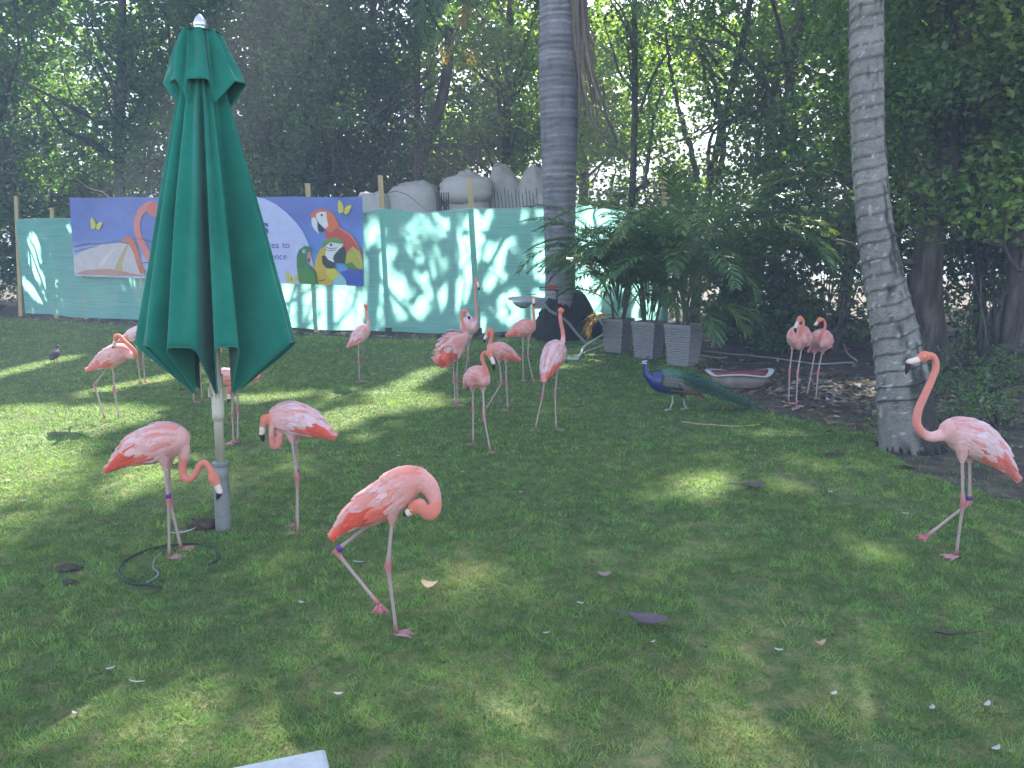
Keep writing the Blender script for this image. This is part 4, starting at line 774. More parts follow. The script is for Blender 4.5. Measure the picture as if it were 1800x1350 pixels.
# pale hoses ending by the left planter
def ground_path(pts_px, r_): return np.array([[*G(x_, y_)[:2], 0] for x_, y_ in pts_px])
def hose(name, label, pts_px, r_, mat, cat, n=50, zs=None, group=None):
    p = catmull(ground_path(pts_px, r_), n); p[:, 2] = hz(p[:, 0], p[:, 1]) + r_ + (.006 if r_ > .01 else .001)
    if zs is not None: p[:, 2] += np.interp(np.linspace(0, 1, n), np.linspace(0, 1, len(zs)), zs)
    c_ = p[n // 2].copy(); c_[2] = 0
    return single(MB().add(*tube(p, r_, 8)), name, M[mat], c_, label, cat, group, smooth=True)
hose('hose', 'pale hose rising from the lawn beside the leftmost planter', [(1008, 633), (1018, 631), (1025, 622), (1035, 616), (1048, 610), (1060, 606)], .022, 'palehose', 'hose', zs=[0, 0, .06, .08, .1, .14])
hose('hose', 'thin pale hose lying in front of the leftmost planter', [(1004, 634), (1030, 622), (1046, 616), (1062, 610)], .014, 'palehose', 'hose')
mb = MB(); c_ = G(1007, 633); mb.add(*boxv(c_ + [0, 0, .03], (.17, .1, .045), .2)); mb.add(*boxv(c_ + [-.09, .02, .025], (.06, .05, .03), .2)); single(mb, 'hose_connector', M['palehose'], c_, 'pale flat hose connector lying on the lawn by the palm root', 'connector')
hose('hose', 'long thin grey hose lying across the bare soil behind the basin', [(1222, 617), (1280, 624), (1340, 630), (1395, 638), (1440, 643), (1500, 640)], .014, 'conduit', 'hose')
def stick(label, pts_px, r_, zs, colr='bark', nm='stick'): return hose(nm, label, pts_px, r_, colr, 'stick', 24, zs, 'sticks on the ground')
stick('thin dry stick on the lawn below the peacock tail', [(1198, 742), (1240, 747), (1300, 749), (1335, 746)], .007, [0, 0, 0], 'wood')
stick('short stick on the soil above the basin', [(1230, 626), (1262, 632), (1278, 630)], .011, [0, .01, 0], 'wood'); stick('dark stick on the soil right of the basin', [(1255, 640), (1310, 642), (1355, 641)], .012, [0, 0, 0])
stick('forked pale stick beside the leaning palm', [(1482, 620), (1490, 630), (1506, 637)], .016, [.12, .04, 0], 'wood'); stick('thin horizontal stick touching the leaning palm', [(1478, 614), (1510, 614), (1535, 614)], .009, [0, 0, 0])
stick('curved grey branch standing up beside the clay pot', [(1766, 635), (1760, 650), (1740, 660), (1734, 690), (1722, 708)], .024, [.32, .2, .12, .02, 0], 'conduit'); stick('stout pale stick on the soil behind the nearest upright flamingo', [(1722, 712), (1745, 722), (1765, 730)], .022, [0, 0, 0], 'wood')
stick('short brown stick lying on the lawn near the crowd of flamingos', [(1003, 718), (1028, 715)], .01, [0, 0, 0]); stick('short dark stick on the lawn left of the parasol pole', [(316, 689), (340, 684)], .014, [0, 0, 0])
# basin with uneven rim
bb = G(1306, 686); bb = bb + [0, .22, 0]; bas = thing('basin', bb, 'shallow old basin with a red-brown inside on the bare soil', 'basin')
def brim(t_, r_, z_): 
    w = 1 + .05 * math.sin(3 * t_ + 1) ; e = .035 * max(0, math.cos(t_ * 2)) ** 2 + .02 * math.sin(3 * t_ + .5)
    return (bb[0] + r_ * w * math.cos(t_), bb[1] + r_ * .62 * w * math.sin(t_), z_ + (e if z_ > .12 else 0))
na = 48; ta = np.linspace(0, 2 * np.pi, na, endpoint=False)
k3 = lambda prof: np.array([brim(t_, r_, z_) for r_, z_ in prof for t_ in ta])
part(MB().add(k3([(.26, .0), (.30, .02), (.34, .08), (.37, .16)]), rings(4, na)), 'outside', M['basin'], bas, smooth=True)
part(MB().add(k3([(.365, .165), (.42, .168), (.43, .180), (.41, .19), (.36, .178)]), rings(5, na, False)), 'rim', M['concrete'], bas, smooth=True)
part(MB().add(k3([(.36, .176), (.33, .10), (.29, .045), (.05, .04)]), rings(4, na)), 'inside', M['basin_in'], bas, smooth=True)
# black cable loop on the lawn
hose('cable', 'black cable curling on the lawn under the drinking flamingo', [(285, 1040), (262, 1035), (232, 1033), (213, 1020), (211, 1002), (228, 985), (258, 970), (285, 964), (320, 960), (350, 960), (376, 968), (386, 980), (380, 990), (366, 998)], .0065, 'hose', 'cable', 80, zs=[.01, .012, .005, 0, 0, .005])
hose('cable', 'thin grey cable end inside the curl of the black cable', [(258, 1028), (275, 1018), (278, 1010), (270, 1002), (272, 985), (284, 974)], .005, 'conduit', 'cable')
# concrete block in the foreground
def block():
    c = [(392, 1362), (572, 1314), (596, 1335), (600, 1420), (395, 1420)]
    zt = .16; a0 = G(392, 1349, zt); a1 = G(571, 1313, zt); d = norm(a1 - a0); nrm = np.array([d[1], -d[0], 0]); Lb = np.linalg.norm(a1 - a0)
    V = []; bev = .012
    for (u, off) in [(0, 0), (1, 0)]: pass
    p0 = a0 - d * .02; p1 = a1; q1 = p1 + nrm * .36; q0 = p0 + nrm * .36
    topi = [p0 + (d + nrm) * bev, p1 + (-d + nrm) * bev, q1 + (-d - nrm) * bev, q0 + (d - nrm) * bev]; topo = [p - [0, 0, bev] for p in (p0, p1, q1, q0)]; bot = [np.array([p[0], p[1], -.04]) for p in (p0 - (d - nrm * -1) * 0, p1 + d * .035, q1 + d * .035, q0)]
    V = np.array(topi + topo + bot); F = [np.array([[0, 1, 2, 3]]), np.array([[i_ + 4, (i_ + 1) % 4 + 4, (i_ + 1) % 4, i_] for i_ in range(4)]), np.array([[i_ + 8, (i_ + 1) % 4 + 8, (i_ + 1) % 4 + 4, i_ + 4] for i_ in range(4)])]
    c_ = V.mean(0); c_[2] = 0; single(MB().add(V, F), 'concrete_block', M['concrete'], c_, 'pale concrete block corner at the bottom edge of the photo', 'block')
block()

# ---- fallen leaves, shed feathers, clods
def fallen(label, px, py, L, W, az, c, curl=.02, seed=0, grp='large fallen leaves on the lawn', stem=.0):
    b_ = G(px, py); n_ = 9; s_ = np.linspace(-.5, .5, n_); t = np.array([math.cos(az), math.sin(az), 0]); sd = np.array([-math.sin(az), math.cos(az), 0]); z0 = hz(b_[0], b_[1]) + .022
    w_ = W / 2 * np.cos(np.pi * s_ * .97) ** .7 + .002; mb = MB(); ctr = b_ + t * (s_ * L)[:, None]; ctr[:, 2] = z0 + curl * (s_ * 2) ** 2
    V = np.vstack([ctr + sd * w_[:, None] + np.array([0, 0, 1]) * (w_ * .5 + .004)[:, None], ctr, ctr - sd * w_[:, None] + np.array([0, 0, 1]) * (w_ * .35)[:, None]]); kk = np.arange(n_ - 1)
    F = np.concatenate([np.stack([kk, kk + 1, kk + n_ + 1, kk + n_], -1), np.stack([kk + n_, kk + n_ + 1, kk + 2 * n_ + 1, kk + 2 * n_], -1)]); mb.add(V, F, c)
    if stem: mb.add(*tube([ctr[0] , ctr[0] - t * stem * .5 + [0, 0, .01], ctr[0] - t * stem + [0, 0, .015]], [.005, .004, .003], 5), np.array(c) * 1.2)
    b_[2] = 0; return single(mb, 'fallen_leaf', M['deadleaf'], b_, label, 'leaf', grp, smooth=True)
fallen('purple-brown fallen leaf right of the nearest flamingo', 1140, 1103, .17, .075, R(-12), (.13, .09, .12), .03, stem=.08); fallen('dark brown fallen leaf between the peacock and the front lawn', 1325, 861, .17, .09, R(10), (.12, .09, .085), .025, stem=.12)
fallen('narrow dark fallen leaf near the right edge', 1668, 1121, .13, .04, R(175), (.07, .055, .05), .01, stem=.08); fallen('pale orange curled leaf lit by sun beside the nearest flamingo', 755, 1040, .085, .05, R(-10), (.6, .42, .28), .03)
fallen('small grey-brown leaf upper right of the nearest flamingo', 1062, 1017, .07, .035, 0, (.28, .22, .17)); fallen('dark leaf on the lawn in front of the leaning palm', 1465, 803, .15, .05, R(10), (.09, .06, .05), .01); fallen('small tan leaf in the middle of the right lawn', 1441, 1142, .05, .018, R(10), (.4, .3, .16)); fallen('pale leaf on the lawn in front of the leftmost planter', 1058, 629, .12, .05, 0, (.35, .36, .25))
rgF = np.random.default_rng(77); fpx = [(322, 942, .16, .022), (630, 993, .085, .012), (240, 1208, .09, .012), (195, 1184, .05, .03), (595, 1224, .05, .03), (1465, 1227, .05, .03), (1368, 1150, .05, .025), (1638, 1250, .05, .03), (1750, 1325, .06, .03), (1735, 1245, .07, .03), (813, 833, .04, .03), (700, 803, .05, .03), (682, 651, .1, .02), (530, 1065, .05, .03), (270, 635, .22, .05), (15, 848, .07, .05), (42, 882, .05, .03), (1148, 1135, .04, .02), (900, 705, .06, .03), (1460, 868, .05, .03), (1165, 752, .05, .02), (915, 868, .04, .02), (1020, 1065, .05, .02), (132, 1262, .04, .02), (1590, 908, .06, .03), (1290, 780, .04, .02), (960, 1120, .04, .015)]
for k, (px, py, L, W) in enumerate(fpx):
    if L < .1: L *= .75; W *= .55
    b_ = G(px, py); az = rgF.uniform(-.6, .9); n_ = 7; s_ = np.linspace(-.5, .5, n_); t = np.array([math.cos(az), math.sin(az), 0]); sd = np.array([-math.sin(az), math.cos(az), 0]); w_ = W / 2 * (np.cos(np.pi * s_) ** .6 + .1)
    ctr = b_ + t * (s_ * L)[:, None] + sd * (.25 * L * s_ ** 2)[:, None]; ctr[:, 2] = hz(b_[0], b_[1]) + .017 + .06 * L * rgF.random() + .2 * L * s_ ** 2
    V = np.vstack([ctr + sd * w_[:, None], ctr + [0, 0, .004], ctr - sd * w_[:, None]]); kk = np.arange(n_ - 1); F = np.concatenate([np.stack([kk, kk + 1, kk + n_ + 1, kk + n_], -1), np.stack([kk + n_, kk + n_ + 1, kk + 2 * n_ + 1, kk + 2 * n_], -1)]); b_[2] = 0
    where = ['long curved white feather under the drinking flamingo', 'slim curved white feather between the legs of the nearest flamingo', 'slim curved white feather on the lower left lawn', 'fluffy white feather left of the slim curved one at lower left',
        'small white feather on the lawn above the concrete block', 'small white feather on the bare looking lawn at lower right, leftmost of three', 'small white feather below the purple-brown leaf', 'white feather near the lower right, right of the yellowed grass', 'white feather nearest the bottom right corner', 'white feather close to the right edge at lower right',
        'small white feather above the back of the nearest flamingo', 'white speck of feather behind the nearest flamingo', 'pale feather on the lawn below the flamingo standing alone', 'small white feather left of the nearest flamingo', 'large pale feather lying behind the preening flamingo at the left', 'white feather in the sunlit grass at the left edge', 'smaller white feather in the sun at the left edge',
        'tiny white feather just left of the purple-brown leaf', 'white feather behind the curved-neck flamingo', 'small white feather in front of the leaning palm', 'tiny white feather below the walking peacock', 'tiny white feather right of the nearest flamingo back', 'small white feather above the purple-brown leaf', 'tiny white feather near the left edge at the bottom', 'white feather left of the upright flamingo on one leg', 'tiny white feather on the lawn between peacock and leaning palm', 'tiny white feather in the middle of the front lawn'][k]
    single(MB().add(V, F), 'shed_feather', M['white_feather'], b_, where, 'feather', 'white feathers shed on the lawn', smooth=True)
for (px, py, r_, lb) in [(120, 1003, .035, 'larger dark clod of soil on the lawn left of the black cable'), (121, 1028, .022, 'smaller dark clod of soil below the larger one'), (360, 928, .06, 'heap of loose soil at the foot of the parasol pole')]:
    b_ = G(px, py); f_ = lump(int(px), .3); mb = MB(); mb.add(*ell(b_ + [0, 0, r_ * .3 + .01], (r_ * 1.5, r_, r_ * .6), 16, 10, f_)); mb.add(*ell(b_ + [r_ * 1.5, r_ * .3, r_ * .25], (r_ * .7, r_ * .6, r_ * .4), 12, 8, f_)); b_[2] = 0; single(mb, 'soil_clod', M['soil'], b_, lb, 'soil', smooth=True)
# ================================================================ CLOSED PARASOL
ub = G(393, 934); uy = ub[1]; ut = P(352, 30, uy - .02); par = thing('parasol', ub, 'closed green parasol on a grey pole standing in the lawn', 'parasol')
def U_(f): return ub + (ut - ub) * f
uax = norm(ut - ub); HT = np.linalg.norm(ut - ub)
def pole(name, py0, py1, r0, r1, mat, n=20):
    f0 = (934 - py0) / 904; f1 = (934 - py1) / 904; p = np.array([U_(f0 + (f1 - f0) * q / 6) for q in range(7)])
    return part(MB().add(*tube(p, np.linspace(r0, r1, 7), n)), name, M[mat], par, smooth=True)
pole('ground_sleeve', 940, 802, .047, .045, 'steel'); pole('pole', 803, 60, .028, .026, 'cream'); pole('collar', 720, 636, .036, .036, 'cream'); pole('sleeve_ring', 806, 799, .051, .051, 'steel')
part(MB().add(*lathe([(.028, 0), (.03, .03), (.022, .034), (.034, .05), (.034, .06), (.024, .064), (.036, .085), (.038, .10), (.026, .125), (.010, .145), (.002, .152)], 16, U_((934 - 70) / 904))), 'finial', M['silver'], par, smooth=True)
mb = MB(); hubp = U_((934 - 668) / 904)
for k in range(8):
    a_ = k * math.pi / 4; mb.add(*boxv(hubp + [.045 * math.cos(a_), .045 * math.sin(a_), 0], (.02, .012, .05), a_))
part(mb, 'runner_hub', M['cream'], par)
for (dx, dz_) in [(-.012, -.01), (.02, .01)]: part(MB().add(*ell(hubp + [dx, -.058, dz_], (.008, .006, .008), 8, 6)), 'bolt', M['steel'], par)
def canopy(name, tips, ribs, zt, zh, zrib, rtop, tw, curve=1.0, nT=40, th=.004, seed=0, bow=.0):
    """folded cloth: at each height a closed plan curve through rib points (near the pole) and fold tips"""
    K = len(tips); ctrl = []; hem = []; fac = []
    for k in range(K):
        tx_, ty_ = tips[k]; r0 = ribs[k - 1]; r1 = ribs[k]; t = np.array([tx_, ty_]); d = norm(t); s = np.array([-d[1], d[0]])
        if np.dot(s, np.array(r1) - np.array(r0)) < 0: s = -s
        w = tw[k] if isinstance(tw, (list, tuple)) else tw
        ctrl += [np.array(r0) * .98 + .0 * t, (np.array(r0) * .5 + (t - s * w) * .5), t - s * w, t * 1.03, t + s * w, (np.array(r1) * .5 + (t + s * w) * .5)]
        hem += [1, .55, .06, 0, .06, .55]
    ctrl = np.array(ctrl); hem = np.array(hem); N_ = len(ctrl); per = 6; idx = np.arange(N_ * per) / per
    def cyc(a_):
        i_ = idx.astype(int); f = (idx - i_)[:, None] if a_.ndim > 1 else idx - i_; g = lambda o_: a_[(i_ + o_) % N_]
        p0, p1, p2, p3 = g(-1), g(0), g(1), g(2); return .5 * (2 * p1 + (p2 - p0) * f + (2 * p0 - 5 * p1 + 4 * p2 - p3) * f ** 2 + (3 * p1 - p0 - 3 * p2 + p3) * f ** 3)
    plan = cyc(ctrl); hm = np.clip(cyc(hem), 0, 1); ang = np.arctan2(plan[:, 1], plan[:, 0]); rad = np.linalg.norm(plan, axis=1); n = len(plan)
    topc = np.stack([np.cos(ang), np.sin(ang)], -1) * rtop * (1 + .12 * np.sin(ang * 8))[:, None] ; V = []
    topc = topc * .85 + .15 * plan / rad[:, None] * rtop
    for q in range(nT):
        t = q / (nT - 1); g = t ** curve; g2 = g + bow * math.sin(math.pi * t); xy = topc * (1 - g2) + plan * g2
        zz = zt + (zh + (zrib - zh) * hm - zt) * t
        wob = (.004 * np.sin(idx * 1.7 + t * 6 + seed) + .016 * np.sin(idx * 2.9 + 1.5 * np.sin(idx * .31 + seed))) * math.sin(math.pi * min(1, t * .8 + .1))
        xy = xy * (1 + wob / np.maximum(np.linalg.norm(xy, axis=1), .03))[:, None]
        f = zz / HT; V.append(np.stack([ub[0] + (ut[0] - ub[0]) * f + xy[:, 0], ub[1] + (ut[1] - ub[1]) * f + xy[:, 1], zz], -1))
    V = np.vstack(V); o_ = part(MB().add(V, rings(nT, n, False)), name, M['canopy'], par, smooth=True)
    md = o_.modifiers.new('thickness', 'SOLIDIFY'); md.thickness = th; md.offset = 0; return o_, V[-n:]
kz = lambda py: P(370, py, uy)[2]
tips = [(-.455, .02), (-.28, -.26), (-.05, -.36), (.19, -.33), (.475, -.10), (.26, .36), (-.06, .42), (-.36, .32)]
ribs = [(-.135, -.05), (-.085, -.12), (.045, -.13), (.125, -.085), (.13, .06), (.05, .12), (-.05, .12), (-.13, .06)]
cn, hemv = canopy('canopy', tips, ribs, kz(105), kz(597), kz(685), .085, [.05, .045, .085, .06, .05, .06, .06, .06], 1.0, bow=.02)
hm = MB(); hm.add(*tube(np.vstack([hemv, hemv[:1]]), .0045, 5)); part(hm, 'hem', M['canopy'], par, parent=cn)
ctips = [(-.21, -.02), (-.12, -.12), (.03, -.155), (.225, -.06), (.13, .18), (-.1, .2)]
cribs = [(-.11, -.08), (-.035, -.13), (.105, -.12), (.12, .07), (.02, .13), (-.12, .07)]
canopy('top_vent', ctips, cribs, kz(58), kz(150), kz(188), .098, [.03, .04, .055, .05, .05, .05], 1.02, 26, seed=2)
part(MB().add(*lathe([(.0, .012), (.06, .010), (.112, -.006)], 24, U_((934 - 58) / 904) * [1, 1, 0] + [0, 0, kz(58)])), 'top_disc', M['canopy'], par, smooth=True)

# ================================================================ BIRDS
PALE0 = np.array([.74, .50, .50]); CORAL = np.array([.70, .19, .115]); PINK = np.array([.69, .275, .23]); PALE = np.array([.74, .50, .50]); RED = np.array([.76, .095, .045]); LEG = np.array([.38, .29, .27]); JOINT = np.array([.42, .13, .15]); WEB = np.array([.52, .24, .27])
def remesh(V, F, vox):
    me = bpy.data.meshes.new('tmp'); 
    faces = [list(f) for ff in F for f in ff]; me.from_pydata([tuple(v) for v in V], [], faces); ob = bpy.data.objects.new('tmp', me); col.objects.link(ob)
    m = ob.modifiers.new('r', 'REMESH'); m.mode = 'VOXEL'; m.voxel_size = vox; s = ob.modifiers.new('s', 'SMOOTH'); s.factor = .5; s.iterations = 6
    dg = bpy.context.evaluated_depsgraph_get(); ev = ob.evaluated_get(dg).to_mesh(); n = len(ev.vertices); co = np.empty(n * 3); ev.vertices.foreach_get('co', co)
    fl = np.array([p.vertices[:] for p in ev.polygons if len(p.vertices) == 4]); tri = [p.vertices[:] for p in ev.polygons if len(p.vertices) == 3]
    ob.evaluated_get(dg).to_mesh_clear(); col.objects.unlink(ob); bpy.data.objects.remove(ob); bpy.data.meshes.remove(me)
    return co.reshape(-1, 3), [fl] + ([np.array(tri)] if tri else [])
US = np.array([0, .03, .1, .2, .35, .5, .62, .75, .87, .95, 1]); RS = np.array([.04, .40, .70, .90, 1, .95, .8, .56, .33, .18, .05]); LS = np.array([.04, .40, .70, .90, 1, .95, .82, .62, .42, .26, .08])
class Torso:
    def __init__(s, axis, rv, rl, us=US, rs=RS, ls=LS):
        s.p = catmull(axis, 60); d = np.concatenate([[0], np.cumsum(np.linalg.norm(np.diff(s.p, axis=0), axis=1))]); s.len = d[-1]; s.d = d / d[-1]
        s.t = norm(np.gradient(s.p, axis=0)); up = np.array([0, 0, 1.]) - s.t * s.t[:, 2:3]
        up = norm(up); s.u = up; s.s = norm(np.cross(s.t, up)); s.rv, s.rl, s.us, s.rs, s.ls = rv, rl, us, rs, ls
    def at(s, u, phi, lift=0.):
        u = np.asarray(u, float); phi = np.asarray(phi, float); uc = np.clip(u, 0, 1); f = lambda a_: np.stack([np.interp(uc, s.d, a_[:, k]) for k in range(3)], -1)
        p, t, up, sd = f(s.p), f(s.t), f(s.u), f(s.s); rv = np.interp(uc, s.us, s.rs) * s.rv + lift; rl = np.interp(uc, s.us, s.ls) * s.rl + lift
        return p + up * (rv * np.cos(phi))[..., None] + sd * (rl * np.sin(phi))[..., None] + t * ((u - uc) * s.len)[..., None]
    def mesh(s, nu=30, nv=20):
        U, Ph = np.meshgrid(np.linspace(0, 1, nu), np.linspace(0, 2 * np.pi, nv, endpoint=False), indexing='ij'); return s.at(U.ravel(), Ph.ravel()), rings(nu, nv)
def feather_rows(mb, T, items, rg):
    """items: (u, phi, length in u, width m, lift, colour)"""
    for (u, phi, du, w, lift, c, tipc) in items:
        ss = np.array([0, .35, .72, 1.]); ww = np.array([.45, 1, .85, .12]) * w / 2; uu = u + ss * du; rl = np.maximum(np.interp(np.clip(uu, 0, 1), T.us, T.ls) * T.rl, .02); dp = ww / rl; lf = lift * (.3 + ss)
        drift = phi + np.sign(phi) * rgd * ss * 0
        P_ = np.concatenate([T.at(uu, drift - dp, lf), T.at(uu, drift, lf + .0035), T.at(uu, drift + dp, lf)]); k = np.arange(3)
        F = np.concatenate([np.stack([k, k + 1, k + 5, k + 4], -1), np.stack([k + 4, k + 5, k + 9, k + 8], -1)])
        cc = np.array([c * (1 - q * .55) + tipc * (q * .55) for q in (0, .2, .6, 1)] * 3); cc[4:8] *= .93; mb.add(P_, F, cc)
rgd = 0.
def plumage(T, rg, pale, redness, ruffle=1., rows=20):
    wl, wr, tl, bk = MB(), MB(), MB(), MB(); PALE = PALE0 * (1 if pale < .7 else np.array([1.02, 1.1, 1.16]))
    for r_ in range(rows):
        u = .12 + .78 * r_ / (rows - 1); m_ = int(25 - 8 * u)
        for q in range(m_):
            phi = (-1 + 2 * (q + .5 * (r_ % 2)) / (m_ - .5)) * R(128) + rg.normal(0, .05); a_ = abs(math.degrees(phi)); uu = u + rg.normal(0, .012)
            mixp = np.clip(pale + rg.normal(0, .22), 0, 1); c = PINK * (1 - mixp) + PALE * mixp; tip = c * .5 + PALE * .5; L = rg.uniform(.15, .24); w = .030
            if rg.random() < .2 * (1.3 - pale) * (1.5 if a_ < 60 else 1): c = c * .35 + CORAL * .65; tip = c * .7 + PALE * .3
            if u > .50 and 62 < a_ < 126: c = RED * rg.uniform(.8, 1.15) * redness + c * (1 - redness); tip = c * .9 + PALE * .1; L = .26; w = .035
            elif u > .3 and 100 < a_ < 128 and rg.random() < redness: c = RED * .7 + PINK * .3; tip = c
            elif u > .74: c = c * .45 + CORAL * .55; L = .22; tip = RED * .5 + PALE * .5
            if u < .2: c = c * .6 + (PINK * .5 + CORAL * .5) * .4
            c = c * rg.uniform(.9, 1.07); lift = rg.uniform(.003, .010) * (1 + .8 * (u > .45)) * ruffle
            if ruffle > 1.5: lift *= rg.uniform(.5, 2.2)
            tgt = tl if u > .82 else (bk if a_ < 38 else (wl if phi < 0 else wr)); tgt_items = [(uu, phi, min(L * rg.uniform(.85, 1.15), max(.11, 1.06 - uu)), w * rg.uniform(.8, 1.2), lift, c, tip)]
            feather_rows(tgt, T, tgt_items, rg)
    for q in range(11):        # tail
        phi = R(-95 + 190 * q / 10); c = RED * .6 + CORAL * .4; feather_rows(tl, T, [(.82, phi, .22 + .03 * math.cos(phi), .035, .006, c * rg.uniform(.85, 1.1), PALE * .5 + RED * .5)], rg)
    return wl, wr, tl, bk
def limb_path(pts, n): return catmull(pts, n)
def foot(mb, a, d, side, L, c):
    d = norm(d); side = norm(side); nrm = norm(np.cross(d, side)); pts = [a - d * .012]
    ctr = [(-.5, .86), (-.24, .62), (0, 1.0), (.24, .62), (.5, .86)]
    pts = [a - d * .012 + side * -.008] + [a + (d * y_ + side * x_) * L for x_, y_ in ctr] + [a - d * .012 + side * .008]
    V, F = prism(pts, nrm, .007); mb.add(V, F, c)
    for x_, y_ in ((-.5, .88), (0, 1.02), (.5, .88)): mb.add(*tube([a, a + (d * y_ + side * x_) * L * .5 + nrm * .003, a + (d * y_ + side * x_) * L], [.009, .007, .004], 6), c * .85)
NB = 0
def flamingo(label, o, axis, rv, neck, head, bill, legs, pale=.6, red=.9, ruffle=1., nrad=.024, bscale=1., group='flamingos on the lawn', tint=1., vox=None, band=None, black=True, wide=.86, ref=None):
    """all points in the pixels of a zoomed crop o=(offset x, offset y, scale), optional third value = depth offset in metres"""
    global NB
    NB += 1; rg = np.random.default_rng(900 + NB); ox, oy, k = o; nrad = nrad * .89
    pl = [l for l in legs if l.get('plant', 1)][0]['foot'] if ref is None else ref
    base = G(pl[0] / k + ox, pl[1] / k + oy); Y0 = base[1]; base[2] = 0
    def W(p): return P(p[0] / k + ox, p[1] / k + oy, Y0 + (p[2] if len(p) > 2 else 0.))
    mp = mpp(P(axis[0][0] / k + ox, axis[0][1] / k + oy, Y0)) / k
    t = thing('flamingo', base, label, 'flamingo', group)
    T = Torso([W(p) for p in axis], rv * mp, rv * mp * wide)
    V1, F1 = T.mesh(); mbs = MB(); mbs.add(V1, F1)
    npth = limb_path([W(p) for p in neck] + [W(head)], 60); nr = np.interp(np.linspace(0, 1, 60), [0, .12, .3, .85, 1], [nrad * 2.0, nrad * 1.45, nrad * 1.05, nrad * .82, nrad * .95]); mbs.add(*tube(npth, nr, 12))
    hc = W(head); b0, b1, b2 = [W(p) for p in bill]; hd = norm(b0 - hc); hs = np.linalg.norm(b0 - hc)
    hp = np.array([hc - hd * .030, hc - hd * .018, hc, hc + (b0 - hc) * .5, hc + (b0 - hc) * .95]); hr = np.array([.010, .026, .031, .027, .020]) * bscale; mbs.add(*tube(hp, hr, 12))
    for l in legs:
        h = W(l['hip']); kn = W(l['heel']); d = norm(kn - h); mbs.add(*tube([h - d * .09, h - d * .04, h + d * .015, h + d * .05], [.05, .042, .024, .011], 10))
    mv = np.vstack(mbs.V); mf = mbs.F
    V, F = remesh(mv, mf, vox or max(.006, .0011 * Y0))
    # plumage colours of the skin mesh: neck coral, body pale
    dn = np.min(np.linalg.norm(V[:, None, :] - npth[None, ::2, :], axis=2), 1); dt = np.linalg.norm(V[:, None, :] - T.p[None, ::3, :], axis=2); tu = T.d[::3][np.argmin(dt, 1)]
    wn_ = np.clip((nrad * 2.2 - dn) / (nrad * 1.1), 0, 1); far = np.clip((np.min(dt, 1) / (rv * mp) - .75) * 4, 0, 1); wn_ = np.maximum(wn_ * far, 0)[:, None]
    body_c = PINK * (1 - pale * .7) + PALE * pale * .7; under = PALE * .95
    nzv = fbm(V[:, 0] * 30 + NB, V[:, 2] * 30, 5)[:, None]
    C = body_c * (.88 + .24 * nzv); C = C * (1 - np.clip((tu - .7) * 3, 0, .8)[:, None]) + RED * np.clip((tu - .7) * 3, 0, .8)[:, None]
    neck_c = (CORAL * .62 + PINK * .38) if pale < .7 else (CORAL * .25 + PINK * .75); C = C * (1 - wn_) + neck_c * (.93 + .14 * nzv) * wn_
    hw = np.clip(1.6 - np.linalg.norm(V - hc, axis=1) / .045, 0, 1)[:, None]; C = C * (1 - hw) + (CORAL * .9 + PINK * .1) * hw
    body = MB(); body.add(V, F, C * tint, 0)
    for l in legs:
        h = W(l['hip']); kn = W(l['heel']); pf = G(l['foot'][0] / k + ox, l['foot'][1] / k + oy) if l.get('plant', 1) else W(l['foot'])
        if l.get('plant', 1):
            pf[2] += .012; sc = (pf[1] - Y0); knp = kn.copy(); kn = P(l['heel'][0] / k + ox, l['heel'][1] / k + oy, Y0 + sc * .6 + (l['heel'][2] if len(l['heel']) > 2 else 0))
        pa = np.array([h + (kn - h) * q for q in np.linspace(0, 1, 9)]); pb = np.array([kn + (pf - kn) * q for q in np.linspace(0, 1, 10)[1:]]); pth = np.vstack([pa, pb])
        rr = np.array([.013, .011, .010, .0095, .0095, .0095, .010, .013, .0185, .012, .0095, .009, .0085, .0085, .0085, .009, .010, .012]) * (.86 if Y0 > 6 else .9)
        cl = np.array([LEG] * 7 + [JOINT * .6 + LEG * .4, JOINT, JOINT * .45 + LEG * .55] + [LEG] * 6 + [JOINT * .5 + LEG * .5, JOINT])
        v_, f_ = tube(pth, rr, 9); body.add(v_, f_, np.repeat(cl, 9, 0) * tint, 1)
        td = l.get('toe', (-1, 0)); tl_ = .085
        if l.get('plant', 1):
            d = np.array([td[0], -td[1] if len(td) > 1 else 0, 0.]); d = norm(d); sd = np.array([-d[1], d[0], 0]); foot(body_m := MB(), pf - [0, 0, .008], d, sd, tl_, WEB * tint)
        else:
            d = norm(W((l['foot'][0] + td[0] * 40, l['foot'][1] + td[1] * 40)) - pf); foot(body_m := MB(), pf, d, np.array([.25, 1, .1]) - d * d[1], tl_ * .9, JOINT * tint)
        for vv, cc_ in zip([np.vstack(body_m.V)], [np.vstack(body_m.C)]): body.add(vv, [f__ for f__ in []] or np.zeros((0, 4)), cc_); off = body.n - len(vv); [body.F.append(f__ + off) or body.M.append(1) for f__ in body_m.F]
        if l.get('band'):
            bc = h + (kn - h) * .9; d = norm(kn - h); part(MB().add(*tube([bc - d * .012, bc, bc + d * .012], .0155, 10), (.10, .03, .22)), 'leg_band', M['bill'], t, smooth=True)
    part(body, 'body', [M['feather'], M['skin']], t, smooth=True)
    wl, wr, tl, bk = plumage(T, rg, pale, red, ruffle)
    for mb_, nm in ((wl, 'wing'), (wr, 'wing'), (tl, 'tail'), (bk, 'back_feathers')):
        mb_.C = [np.clip(c * tint, 0, .9) for c in mb_.C]; o_ = part(mb_, nm, M['feather'], t, smooth=True)
    bp = catmull([hc + (b0 - hc) * .75, b0, b0 * .35 + b1 * .65, b1, b1 * .5 + b2 * .5, b2], 16); br = np.interp(np.linspace(0, 1, 16), [0, .25, .55, .75, .92, 1], [.018, .0185, .0175, .0155, .009, .002]) * bscale
